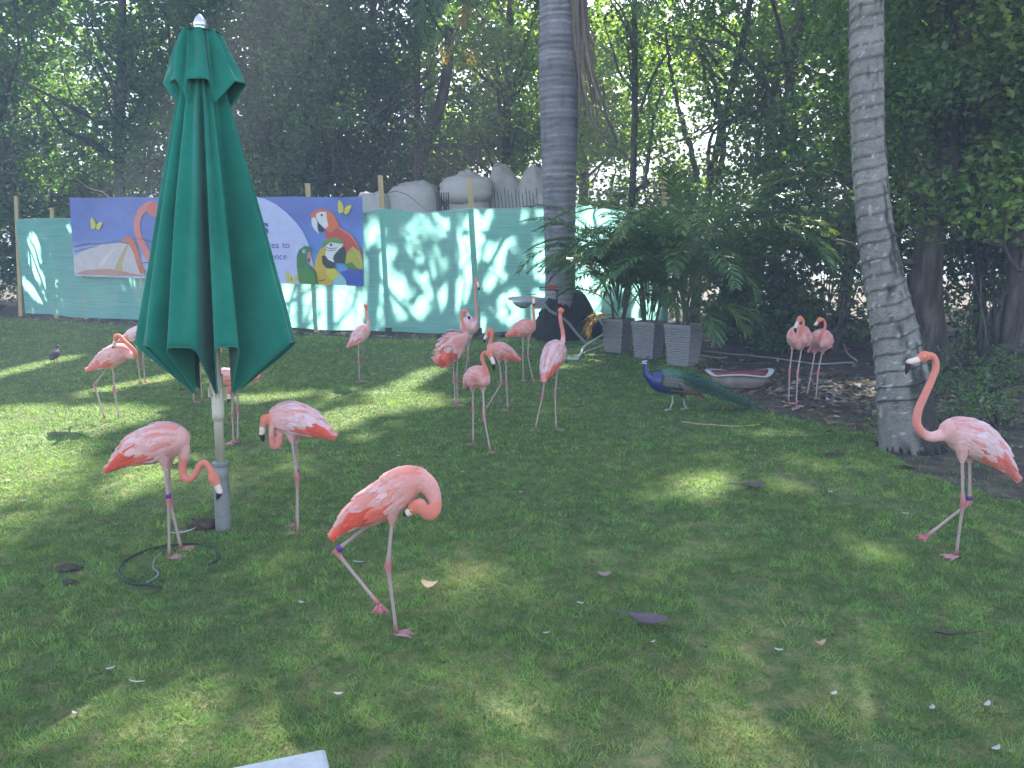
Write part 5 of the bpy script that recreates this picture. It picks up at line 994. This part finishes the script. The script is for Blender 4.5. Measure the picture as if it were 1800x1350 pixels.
    bcol = np.array([(.72, .52, .47) if q < .66 else (.02, .018, .018) for q in np.linspace(0, 1, 16)]); bcol[:4] = (.66, .60, .57)
    part(MB().add(*tube(bp, br, 10), np.repeat(bcol, 10, 0)), 'bill', M['bill'], t, smooth=True)
    vw = norm(CAM - hc); sd = norm(np.cross(hd, [0, 0, 1.])); 
    for sg in (-1, 1):
        ec = hc + hd * .012 + sd * sg * .026 * bscale + np.array([0, 0, .006]); v_, f_ = ell(ec, (.0065, .0065, .0065), 8, 6); e_ = part(MB().add(v_, f_, (.62, .55, .25)), 'eye', M['eye'], t, smooth=True)
        v_, f_ = ell(ec + sd * sg * .0045, (.0035, .0035, .0035), 6, 5); part(MB().add(v_, f_, (.01, .01, .01)), 'pupil', M['eye'], t, smooth=True, parent=e_)
    return t
c2 = (150, 650, 3.294); c3_ = (560, 780, 3.65); c4 = (590, 470, 3.857); c5 = (1100, 530, 3.913); c6 = (1480, 560, 3.069); c8 = (0, 560, 3.375)
def LG(hip, heel, ft, toe=(-1, 0), plant=1, band=0): return dict(hip=hip, heel=heel, foot=ft, toe=toe, plant=plant, band=band)
flamingo('pale pink flamingo standing upright on one leg before the leaning palm', c6, [(522, 610), (590, 608), (660, 632), (740, 672), (830, 745), (928, 848)], 99, [(590, 625), (540, 628), (480, 638), (430, 612), (403, 560), (413, 490), (450, 405), (488, 320), (507, 255), (490, 205)], (445, 203), [(408, 222), (362, 236), (345, 302)],
    [LG((648, 735, -.04), (652, 1000, -.04), (615, 1285), (-1, .3)), LG((690, 735, .05), (688, 992, .05), (458, 1172, .03), (-1, .35), 0, 1)], pale=.8, red=.75, nrad=.026)
flamingo('nearest flamingo, coral, bent over with its bill tucked under its wing', c3_, [(712, 290), (650, 240), (560, 262), (440, 350), (300, 425), (200, 490), (115, 575)], 122, [(650, 240, 0), (705, 270, -.01), (742, 350, -.02), (742, 425, -.04), (708, 455, -.05), (672, 420, -.07), (650, 385, -.07)], (610, 418, -.05), [(588, 434, -.05), (566, 446, -.05), (542, 456, -.05)],
    [LG((475, 455, -.03), (445, 785, -.03), (500, 1225), (1, -.05)), LG((370, 480, .05), (110, 690, .05), (388, 1035, .05), (.18, 1), 0, 1)], pale=.35, red=1., nrad=.034, tint=1.0)
flamingo('pink flamingo with its neck bent down to the base of the parasol pole', c2, [(605, 420), (540, 405), (460, 415), (370, 445), (270, 485), (150, 565)], 112, [(545, 405), (572, 450), (572, 505), (562, 560), (570, 615), (603, 634), (640, 600), (662, 552), (695, 538), (722, 575)], (742, 628), [(765, 672), (778, 708), (762, 755)],
    [LG((455, 525, -.04), (482, 752, -.04), (487, 1090), (1, -.2), 1, 1), LG((482, 525, .04), (492, 770, .04), (555, 1040), (1, -.05))], pale=.6, red=1., nrad=.024)
flamingo('pink flamingo right of the parasol pole with its head drooping before its breast', c2, [(1068, 320), (1120, 290), (1190, 285), (1270, 305), (1340, 335), (1430, 382)], 96, [(1110, 320, 0), (1125, 390, -.02), (1110, 440, -.03), (1085, 440, -.05), (1078, 380, -.06), (1080, 310, -.06), (1068, 268, -.05)], (1042, 285, -.05), [(1027, 335, -.05), (1022, 370, -.05), (1030, 418, -.05)],
    [LG((1192, 380, -.03), (1226, 632, -.03), (1232, 950), (-1, .1)), LG((1222, 385, .04), (1226, 605, .04), (1225, 905), (-1, .0), 1, 1)], pale=.7, red=.95, nrad=.021)
flamingo('small pink flamingo standing alone under the right end of the banner', c4, [(232, 400), (205, 420), (175, 450), (140, 490), (88, 535)], 50, [(210, 420), (222, 375), (212, 330), (205, 290)], (204, 260), [(207, 268, .06), (210, 280, .08), (212, 292, .08)],
    [LG((152, 495), (156, 620), (163, 775), (1, 0)), LG((190, 480), (185, 620), (245, 722), (.5, .6))], pale=.8, red=.6, group='flamingos in the far group')
flamingo('flamingo with ruffled back feathers and its bill pointing right', c4, [(895, 505), (860, 505), (820, 525), (770, 570), (700, 645)], 82, [(865, 510), (888, 465), (872, 405), (852, 335), (860, 300)], (878, 298), [(893, 315), (903, 330), (906, 355)],
    [LG((788, 595), (805, 762), (810, 940), (1, .2)), LG((828, 595), (820, 772), (828, 936), (1, .1))], pale=.55, red=.85, ruffle=2.6, group='flamingos in the far group')
flamingo('pale flamingo with its neck stretched highest before a fence post', c4, [(962, 410, -.12), (935, 402, -.05), (905, 395, .08), (885, 410, .25), (868, 445, .4)], 62, [(940, 412, -.1), (955, 370, -.12), (955, 300, -.1), (948, 210, -.1), (946, 120, -.1)], (952, 80, -.1), [(962, 108, -.12), (970, 132, -.13), (971, 160, -.12)],
    [LG((902, 460), (896, 580), (888, 692), (-.3, 1)), LG((918, 462), (906, 572), (905, 668), (-.3, 1))], pale=1., red=.5, group='flamingos in the far group')
flamingo('flamingo facing the camera with a curved neck, nearest of the far group', c4, [(1035, 780, -.14), (1000, 755, -.08), (960, 745, .04), (925, 755, .16), (885, 810, .3)], 74, [(1000, 780, -.1), (1028, 775, -.16), (1030, 725, -.17), (1008, 665, -.16), (993, 615, -.15), (1005, 580, -.15)], (1038, 580, -.16), [(1058, 618, -.18), (1070, 650, -.19), (1070, 702, -.18)],
    [LG((928, 812, .05), (932, 955, .05), (932, 1195), (-.2, 1)), LG((1000, 815, -.05), (1006, 1015, -.05), (1048, 1250), (.25, 1))], pale=.45, red=.4, group='flamingos in the far group', nrad=.023)
flamingo('coral flamingo facing left behind the curved-neck one', c4, [(1042, 570), (1085, 560), (1130, 572), (1180, 595), (1240, 628)], 56, [(1075, 570), (1040, 548), (1050, 495), (1062, 445), (1052, 420)], (1036, 432), [(1020, 465), (1012, 485), (1008, 515)],
    [LG((1108, 625), (1125, 785), (1018, 962), (-.6, .8), 0), LG((1155, 628), (1158, 780), (1168, 970), (-1, .1))], pale=.35, red=.7, group='flamingos in the far group', tint=.97)
flamingo('coral flamingo beside the lamp head looking at the camera', c4, [(1358, 420), (1325, 410), (1280, 412), (1230, 432), (1165, 462)], 56, [(1325, 425), (1345, 400), (1345, 340), (1340, 280), (1338, 235)], (1341, 208), [(1342, 226, -.08), (1343, 242, -.1), (1343, 266, -.09)],
    [LG((1270, 468), (1269, 590), (1272, 765), (.1, 1)), LG((1308, 468), (1303, 600), (1337, 765), (.3, 1))], pale=.2, red=.6, group='flamingos in the far group')
flamingo('flamingo seen from behind with neck upright, right of the far group', c4, [(1530, 525, .22), (1505, 555, .15), (1480, 590, .05), (1450, 650, -.06), (1412, 762, -.16)], 84, [(1515, 545, .16), (1540, 500, .2), (1540, 440, .2), (1526, 370, .18), (1522, 320, .18)], (1527, 292, .18), [(1528, 300, .24), (1528, 312, .27), (1529, 325, .26)],
    [LG((1428, 660), (1402, 872), (1352, 1105), (-.6, .8)), LG((1508, 660), (1487, 850), (1495, 1105), (.9, .1))], pale=.8, red=.95, group='flamingos in the far group')
flamingo('left one of the two flamingos facing the camera by the basin', c5, [(1195, 300, -.2), (1194, 265, -.14), (1193, 245, 0), (1195, 250, .16), (1200, 300, .34)], 80, [(1190, 285, -.1), (1186, 318, -.2), (1190, 275, -.25), (1202, 220, -.25), (1218, 170, -.24), (1220, 128, -.22)], (1198, 115, -.22), [(1178, 150, -.24), (1166, 178, -.25), (1168, 218, -.24)],
    [LG((1148, 310), (1126, 480), (1120, 700), (.7, .6)), LG((1210, 315), (1182, 490), (1172, 720), (.8, .6))], pale=.4, red=.4, group='flamingos by the basin', nrad=.022, wide=.95)
flamingo('right one of the two flamingos facing the camera by the basin', c5, [(1352, 315, -.2), (1348, 285, -.14), (1344, 268, 0), (1330, 275, .15), (1275, 335, .26)], 76, [(1345, 290, -.12), (1336, 300, -.22), (1340, 245, -.24), (1362, 200, -.24), (1372, 160, -.22), (1358, 125, -.22)], (1334, 124, -.22), [(1314, 148, -.22), (1303, 162, -.22), (1296, 188, -.22)],
    [LG((1302, 340), (1275, 500), (1245, 650), (-.3, 1)), LG((1352, 342), (1322, 490), (1308, 668), (.1, 1))], pale=.45, red=.4, group='flamingos by the basin', nrad=.022, wide=.95)
flamingo('sunlit flamingo left of the parasol preening its back with a folded neck', c8, [(785, 215), (745, 205), (695, 215), (630, 248), (528, 302)], 62, [(760, 215, 0), (802, 222, -.06), (790, 185, -.09), (745, 140, -.1), (705, 100, -.1)], (690, 108, -.09), [(682, 135, -.08), (676, 160, -.07), (668, 182, -.04)],
    [LG((648, 275), (560, 395), (620, 590), (.1, 1), 0), LG((668, 275), (678, 420), (706, 597), (1, 0))], pale=.6, red=.6, group='flamingos left of the parasol', nrad=.026)
flamingo('flamingo half hidden by the left edge of the parasol', c8, [(930, 90), (880, 82), (830, 90), (780, 105), (715, 135)], 46, [(900, 90), (940, 60), (940, 0), (925, -50)], (930, -75), [(950, -60), (962, -40), (962, -15)],
    [LG((806, 128), (818, 270), (834, 390), (1, 0)), LG((845, 128), (850, 260), (862, 385), (1, 0))], pale=.75, red=.6, group='flamingos left of the parasol')
flamingo('feeding flamingo mostly hidden behind the parasol pole', c2, [(720, 62), (770, 42), (830, 42), (900, 48), (998, 46)], 46, [(760, 62, -.05), (735, 100, -.05), (745, 150, -.04), (790, 150, -.04), (812, 120, -.04)], (826, 118, -.04), [(830, 145, -.04), (832, 165, -.04), (828, 190, -.04)],
    [LG((852, 100), (852, 262), (858, 432), (-1, 0)), LG((880, 95, .1), (884, 230, .1), (882, 420), (-1, 0))], pale=.5, red=.6, group='flamingos behind the parasol')
flamingo('flamingo hidden behind the parasol canopy with only a leg showing', c2, [(780, -70), (740, -80), (690, -75), (640, -65), (570, -40)], 46, [(750, -80), (785, -120), (785, -200), (770, -250)], (775, -275), [(795, -262), (808, -240), (808, -215)],
    [LG((622, -40), (625, 70), (628, 190), (1, 0)), LG((660, -40), (668, 60), (676, 180), (1, 0))], pale=.5, red=.6, group='flamingos behind the parasol')

# ---------------------------------------------------------------- peacock
def peacock():
    ox, oy, k = c5; rg = np.random.default_rng(60); base = G(300 / k + ox, 752 / k + oy); Y0 = base[1] + .02; base[2] = 0
    def W(p): return P(p[0] / k + ox, p[1] / k + oy, Y0 + (p[2] if len(p) > 2 else 0.))
    mp = mpp(W((300, 560))) / k; t = thing('peacock', base, 'blue peacock with a long green train walking left on the lawn edge', 'peacock')
    T = Torso([W(p) for p in [(160, 510), (215, 540), (290, 555), (370, 570), (450, 600), (520, 640)]], 84 * mp, 72 * mp)
    mbs = MB(); mbs.add(*T.mesh()); npth = catmull([W(p) for p in [(230, 545), (180, 530), (145, 495), (137, 450), (138, 420)]], 30); mbs.add(*tube(npth, np.interp(np.linspace(0, 1, 30), [0, .3, .6, 1], [.085, .06, .032, .022]), 12))
    hc = W((128, 415)); mbs.add(*ell(hc, (.034, .022, .024), 12, 8))
    legs = [((318, 620), (322, 690), (302, 752)), ((392, 640, .1), (402, 700, .1), (414, 745, .08))]
    for h, kn, f in legs: h_, k_ = W(h), W(kn); d = norm(k_ - h_); mbs.add(*tube([h_ - d * .08, h_, h_ + d * .04], [.055, .04, .014], 10))
    V, F = remesh(np.vstack(mbs.V), mbs.F, .008)
    dt = np.linalg.norm(V[:, None, :] - T.p[None, ::3, :], axis=2); tu = T.d[::3][np.argmin(dt, 1)]; w = np.clip((tu - .22) * 5, 0, 1)[:, None]; low = np.clip(((hc[2] - .42) - V[:, 2]) * 6, 0, 1)[:, None]
    C = np.array([.006, .026, .13]) * (1 - w) + np.array([.012, .05, .04]) * w; C = C * (1 - .0 * low); C[tu > .7] = [.10, .06, .035]
    body = MB(); body.add(V, F, C, 0)
    for h, kn, f in legs:
        h_, k_ = W(h), W(kn); f_ = G(f[0] / k + ox, f[1] / k + oy); f_[2] = .012; v_, q_ = tube(np.vstack([np.linspace(h_, k_, 5), np.linspace(k_, f_, 5)[1:]]), [.014, .011, .009, .009, .012, .009, .008, .009, .01], 8); body.add(v_, q_, (.36, .33, .29), 1)
        for a_ in (-.6, 0, .6, math.pi): d = np.array([-math.cos(a_), -.35 - math.sin(a_), 0]); L_ = .07 if a_ < 3 else .03; v_, q_ = tube([f_, f_ + d * L_ * .5 + [0, 0, .006], f_ + d * L_ - [0, 0, .006]], [.009, .007, .003], 6); body.add(v_, q_, (.36, .33, .29), 1)
    part(body, 'body', [M['pea'], M['skin']], t, smooth=True)
    # scalloped wing on each side
    for sg in (-1, 1):
        mb = MB(); nr_ = 15
        for r_ in range(nr_):
            u = .20 + .62 * r_ / (nr_ - 1)
            for q in range(10):
                a_ = R(28 + 72 * (q + .5 * (r_ % 2)) / 9.5) ; c = np.array([.46, .43, .37]) if (r_ + q) % 2 else np.array([.34, .33, .29]); feather_rows(mb, T, [(u, sg * a_, .085, .026, .008 + .006 * rg.random(), np.array([.03, .03, .03]), c)], rg)
        part(mb, 'wing', M['feather'], t)
        mb = MB()
        for q in range(9): feather_rows(mb, T, [(.42 + .03 * rg.random(), sg * R(92 + 5 * q), .5 + .03 * q * rg.random(), .034, .012, np.array([.23, .10, .04]) if q < 7 else np.array([.02, .03, .06]), np.array([.05, .03, .02]))], rg)
        for q in range(7): feather_rows(mb, T, [(.28 + .02 * q, sg * R(84 + 4 * q), .24, .035, .010, np.array([.012, .03, .05]), np.array([.01, .02, .05]))], rg)
        part(mb, 'flight_feathers', M['feather'], t)
    # train: long feathers, each a shaft with loose barbs
    tr = MB(); gc = [np.array(c) for c in ((.012, .08, .045), (.015, .10, .055), (.04, .085, .035), (.015, .05, .04), (.01, .065, .06))]
    for q in range(150):
        f = rg.random(); a_ = rg.uniform(-1, 1); L_ = rg.uniform(.45, 1.) ; e = (330 + (880 - 330) * L_, 500 + (705 + 30 * (1 - abs(a_)) * f + 25 * rg.normal() * .5 - 500) * L_ ** .85)
        s_ = W((rg.uniform(270, 380), rg.uniform(482, 525), a_ * .05)); ee = W((e[0], e[1], a_ * .22 * L_)); m_ = (s_ + ee) / 2 + [0, a_ * .07, .07 * (1 - f) - .05 * f]; p = catmull([s_, m_, ee], 22); p[:, 2] = np.maximum(p[:, 2], .03)
        c = gc[rg.integers(5)]; t_ = norm(np.gradient(p, axis=0)); sd = norm(np.cross(t_, [0, 0, 1.])); up = np.cross(sd, t_)
        for i_ in range(2, 22):
            for sg in (-1, 1):
                for rep in range(2):
                    d = norm(t_[i_] * .9 + sd[i_] * sg * rg.uniform(.2, .7) + up[i_] * rg.normal(0, .45)); l_ = rg.uniform(.03, .065) * (1.3 if i_ > 18 else 1); w_ = norm(np.cross(d, rg.normal(size=3))) * .0028
                    tr.add([p[i_] - w_, p[i_] + w_, p[i_] + d * l_], [[0, 1, 2]], c * rg.uniform(.6, 1.5))
    for r_ in range(10):     # scale-like green back
        for q in range(7):
            a_ = R(-40 + 80 * q / 6); feather_rows(tr, T, [(.2 + .07 * r_, a_, .12, .05, .014 + .004 * r_, gc[(r_ + q) % 2] * 1.4, gc[1])], rg)
    part(tr, 'train', M['pea'], t)
    b0 = W((116, 424)); b1 = W((88, 433)); part(MB().add(*tube(catmull([W((122, 418)), b0, (b0 + b1) / 2, b1], 8), [.012, .012, .011, .009, .007, .006, .004, .001], 8), (.25, .24, .22)), 'bill', M['bill'], t, smooth=True)
    for sg in (-1, 1):
        mb = MB()
        for dz_ in (.010, -.012): mb.add(*tube(catmull([hc + [-.028, sg * .019, dz_ * .6], hc + [0, sg * .0235, dz_], hc + [.03, sg * .017, dz_ * 1.1 + .004]], 8), [.002, .004, .005, .005, .005, .004, .003, .001], 6), (.75, .75, .74))
        part(mb, 'face_stripe', M['skin'], t); part(MB().add(*ell(hc + [-.008, sg * .022, 0], (.005, .004, .005), 8, 6), (.01, .008, .006)), 'eye', M['eye'], t)
    cr = MB()
    for q in range(12):
        e = hc + np.array([.02 + .006 * q * .6, rg.normal(0, .012), .062 - .001 * abs(q - 6)]); b_ = hc + [.012, 0, .02]; cr.add(*tube([b_, e], .0012, 4), (.02, .05, .12)); cr.add(*ell(e, (.005, .003, .006), 6, 5), (.01, .08, .3))
    part(cr, 'crest', M['pea'], t)
M['pea'] = pmat('peacock_plumage', rough=.4, var=.2, scale=40, attr=True, spec=.6)
peacock()
# ---------------------------------------------------------------- small dark pigeon, seen from behind
pg = G(98, 638); t = thing('pigeon', pg, 'small dark grey pigeon on the sunlit lawn at the left', 'pigeon'); dk = np.array([.035, .035, .045])
ax_ = [pg + np.array(v) for v in ((-.01, .10, .16), (-.005, .05, .15), (0, 0, .125), (.0, -.06, .095), (.005, -.13, .06))]; T = Torso(ax_, .058, .062)
mbs = MB(); mbs.add(*T.mesh(24, 16)); mbs.add(*tube(catmull([pg + np.array(v) for v in ((-.008, .07, .155), (-.01, .10, .20), (-.01, .11, .235))], 10), np.linspace(.045, .022, 10), 10)); mbs.add(*ell(pg + [-.01, .115, .245], (.022, .028, .023), 10, 8))
V, F = remesh(np.vstack(mbs.V), mbs.F, .007); body = MB(); body.add(V, F, dk)
for sx in (-.022, .022):
    body.add(*tube([pg + [sx, .0, .09], pg + [sx, .01, .04], pg + [sx, .0, .008]], [.012, .006, .005], 6), (.3, .08, .07))
    for a_ in (.6, 1.57, 2.5): body.add(*tube([pg + [sx, 0, .01], pg + [sx + .03 * math.cos(a_), .03 * math.sin(a_), .006]], [.005, .003], 5), (.3, .08, .07))
part(body, 'body', M['skin'], t, smooth=True)
for sg in (-1, 1):
    mb = MB(); rg = np.random.default_rng(5)
    for r_ in range(6):
        for q in range(5): feather_rows(mb, T, [(.2 + .11 * r_, sg * R(35 + 17 * q), .26, .028, .007, dk * rg.uniform(.9, 2.2), dk * 1.2)], rg)
    part(mb, 'wing', M['feather'], t)
part(MB().add(*tube([pg + [-.01, .138, .243], pg + [-.01, .155, .238], pg + [-.01, .166, .232]], [.006, .005, .001], 6), (.05, .05, .05)), 'bill', M['bill'], t)
# ================================================================ HAZE: volume added to imitate the pale veil of lens glare
hm_ = bpy.data.materials.new('glare_haze'); hm_.use_nodes = True; hn = hm_.node_tree.nodes; hn.remove(hn['Principled BSDF'])
pv = hn.new('ShaderNodeVolumePrincipled'); pv.inputs['Color'].default_value = (.84, .89, 1.0, 1); pv.inputs['Density'].default_value = .0075; pv.inputs['Anisotropy'].default_value = -.2
hm_.node_tree.links.new(pv.outputs[0], hn['Material Output'].inputs['Volume'])
hb = MB(); hb.add(*boxv((0, 270, 13.2), (640, 700, 29.2))); ho = hb.build('glare_veil', hm_); ho['kind'] = 'stuff'; ho['label'] = 'thin bluish haze added to imitate lens glare'; ho['category'] = 'glare_veil'
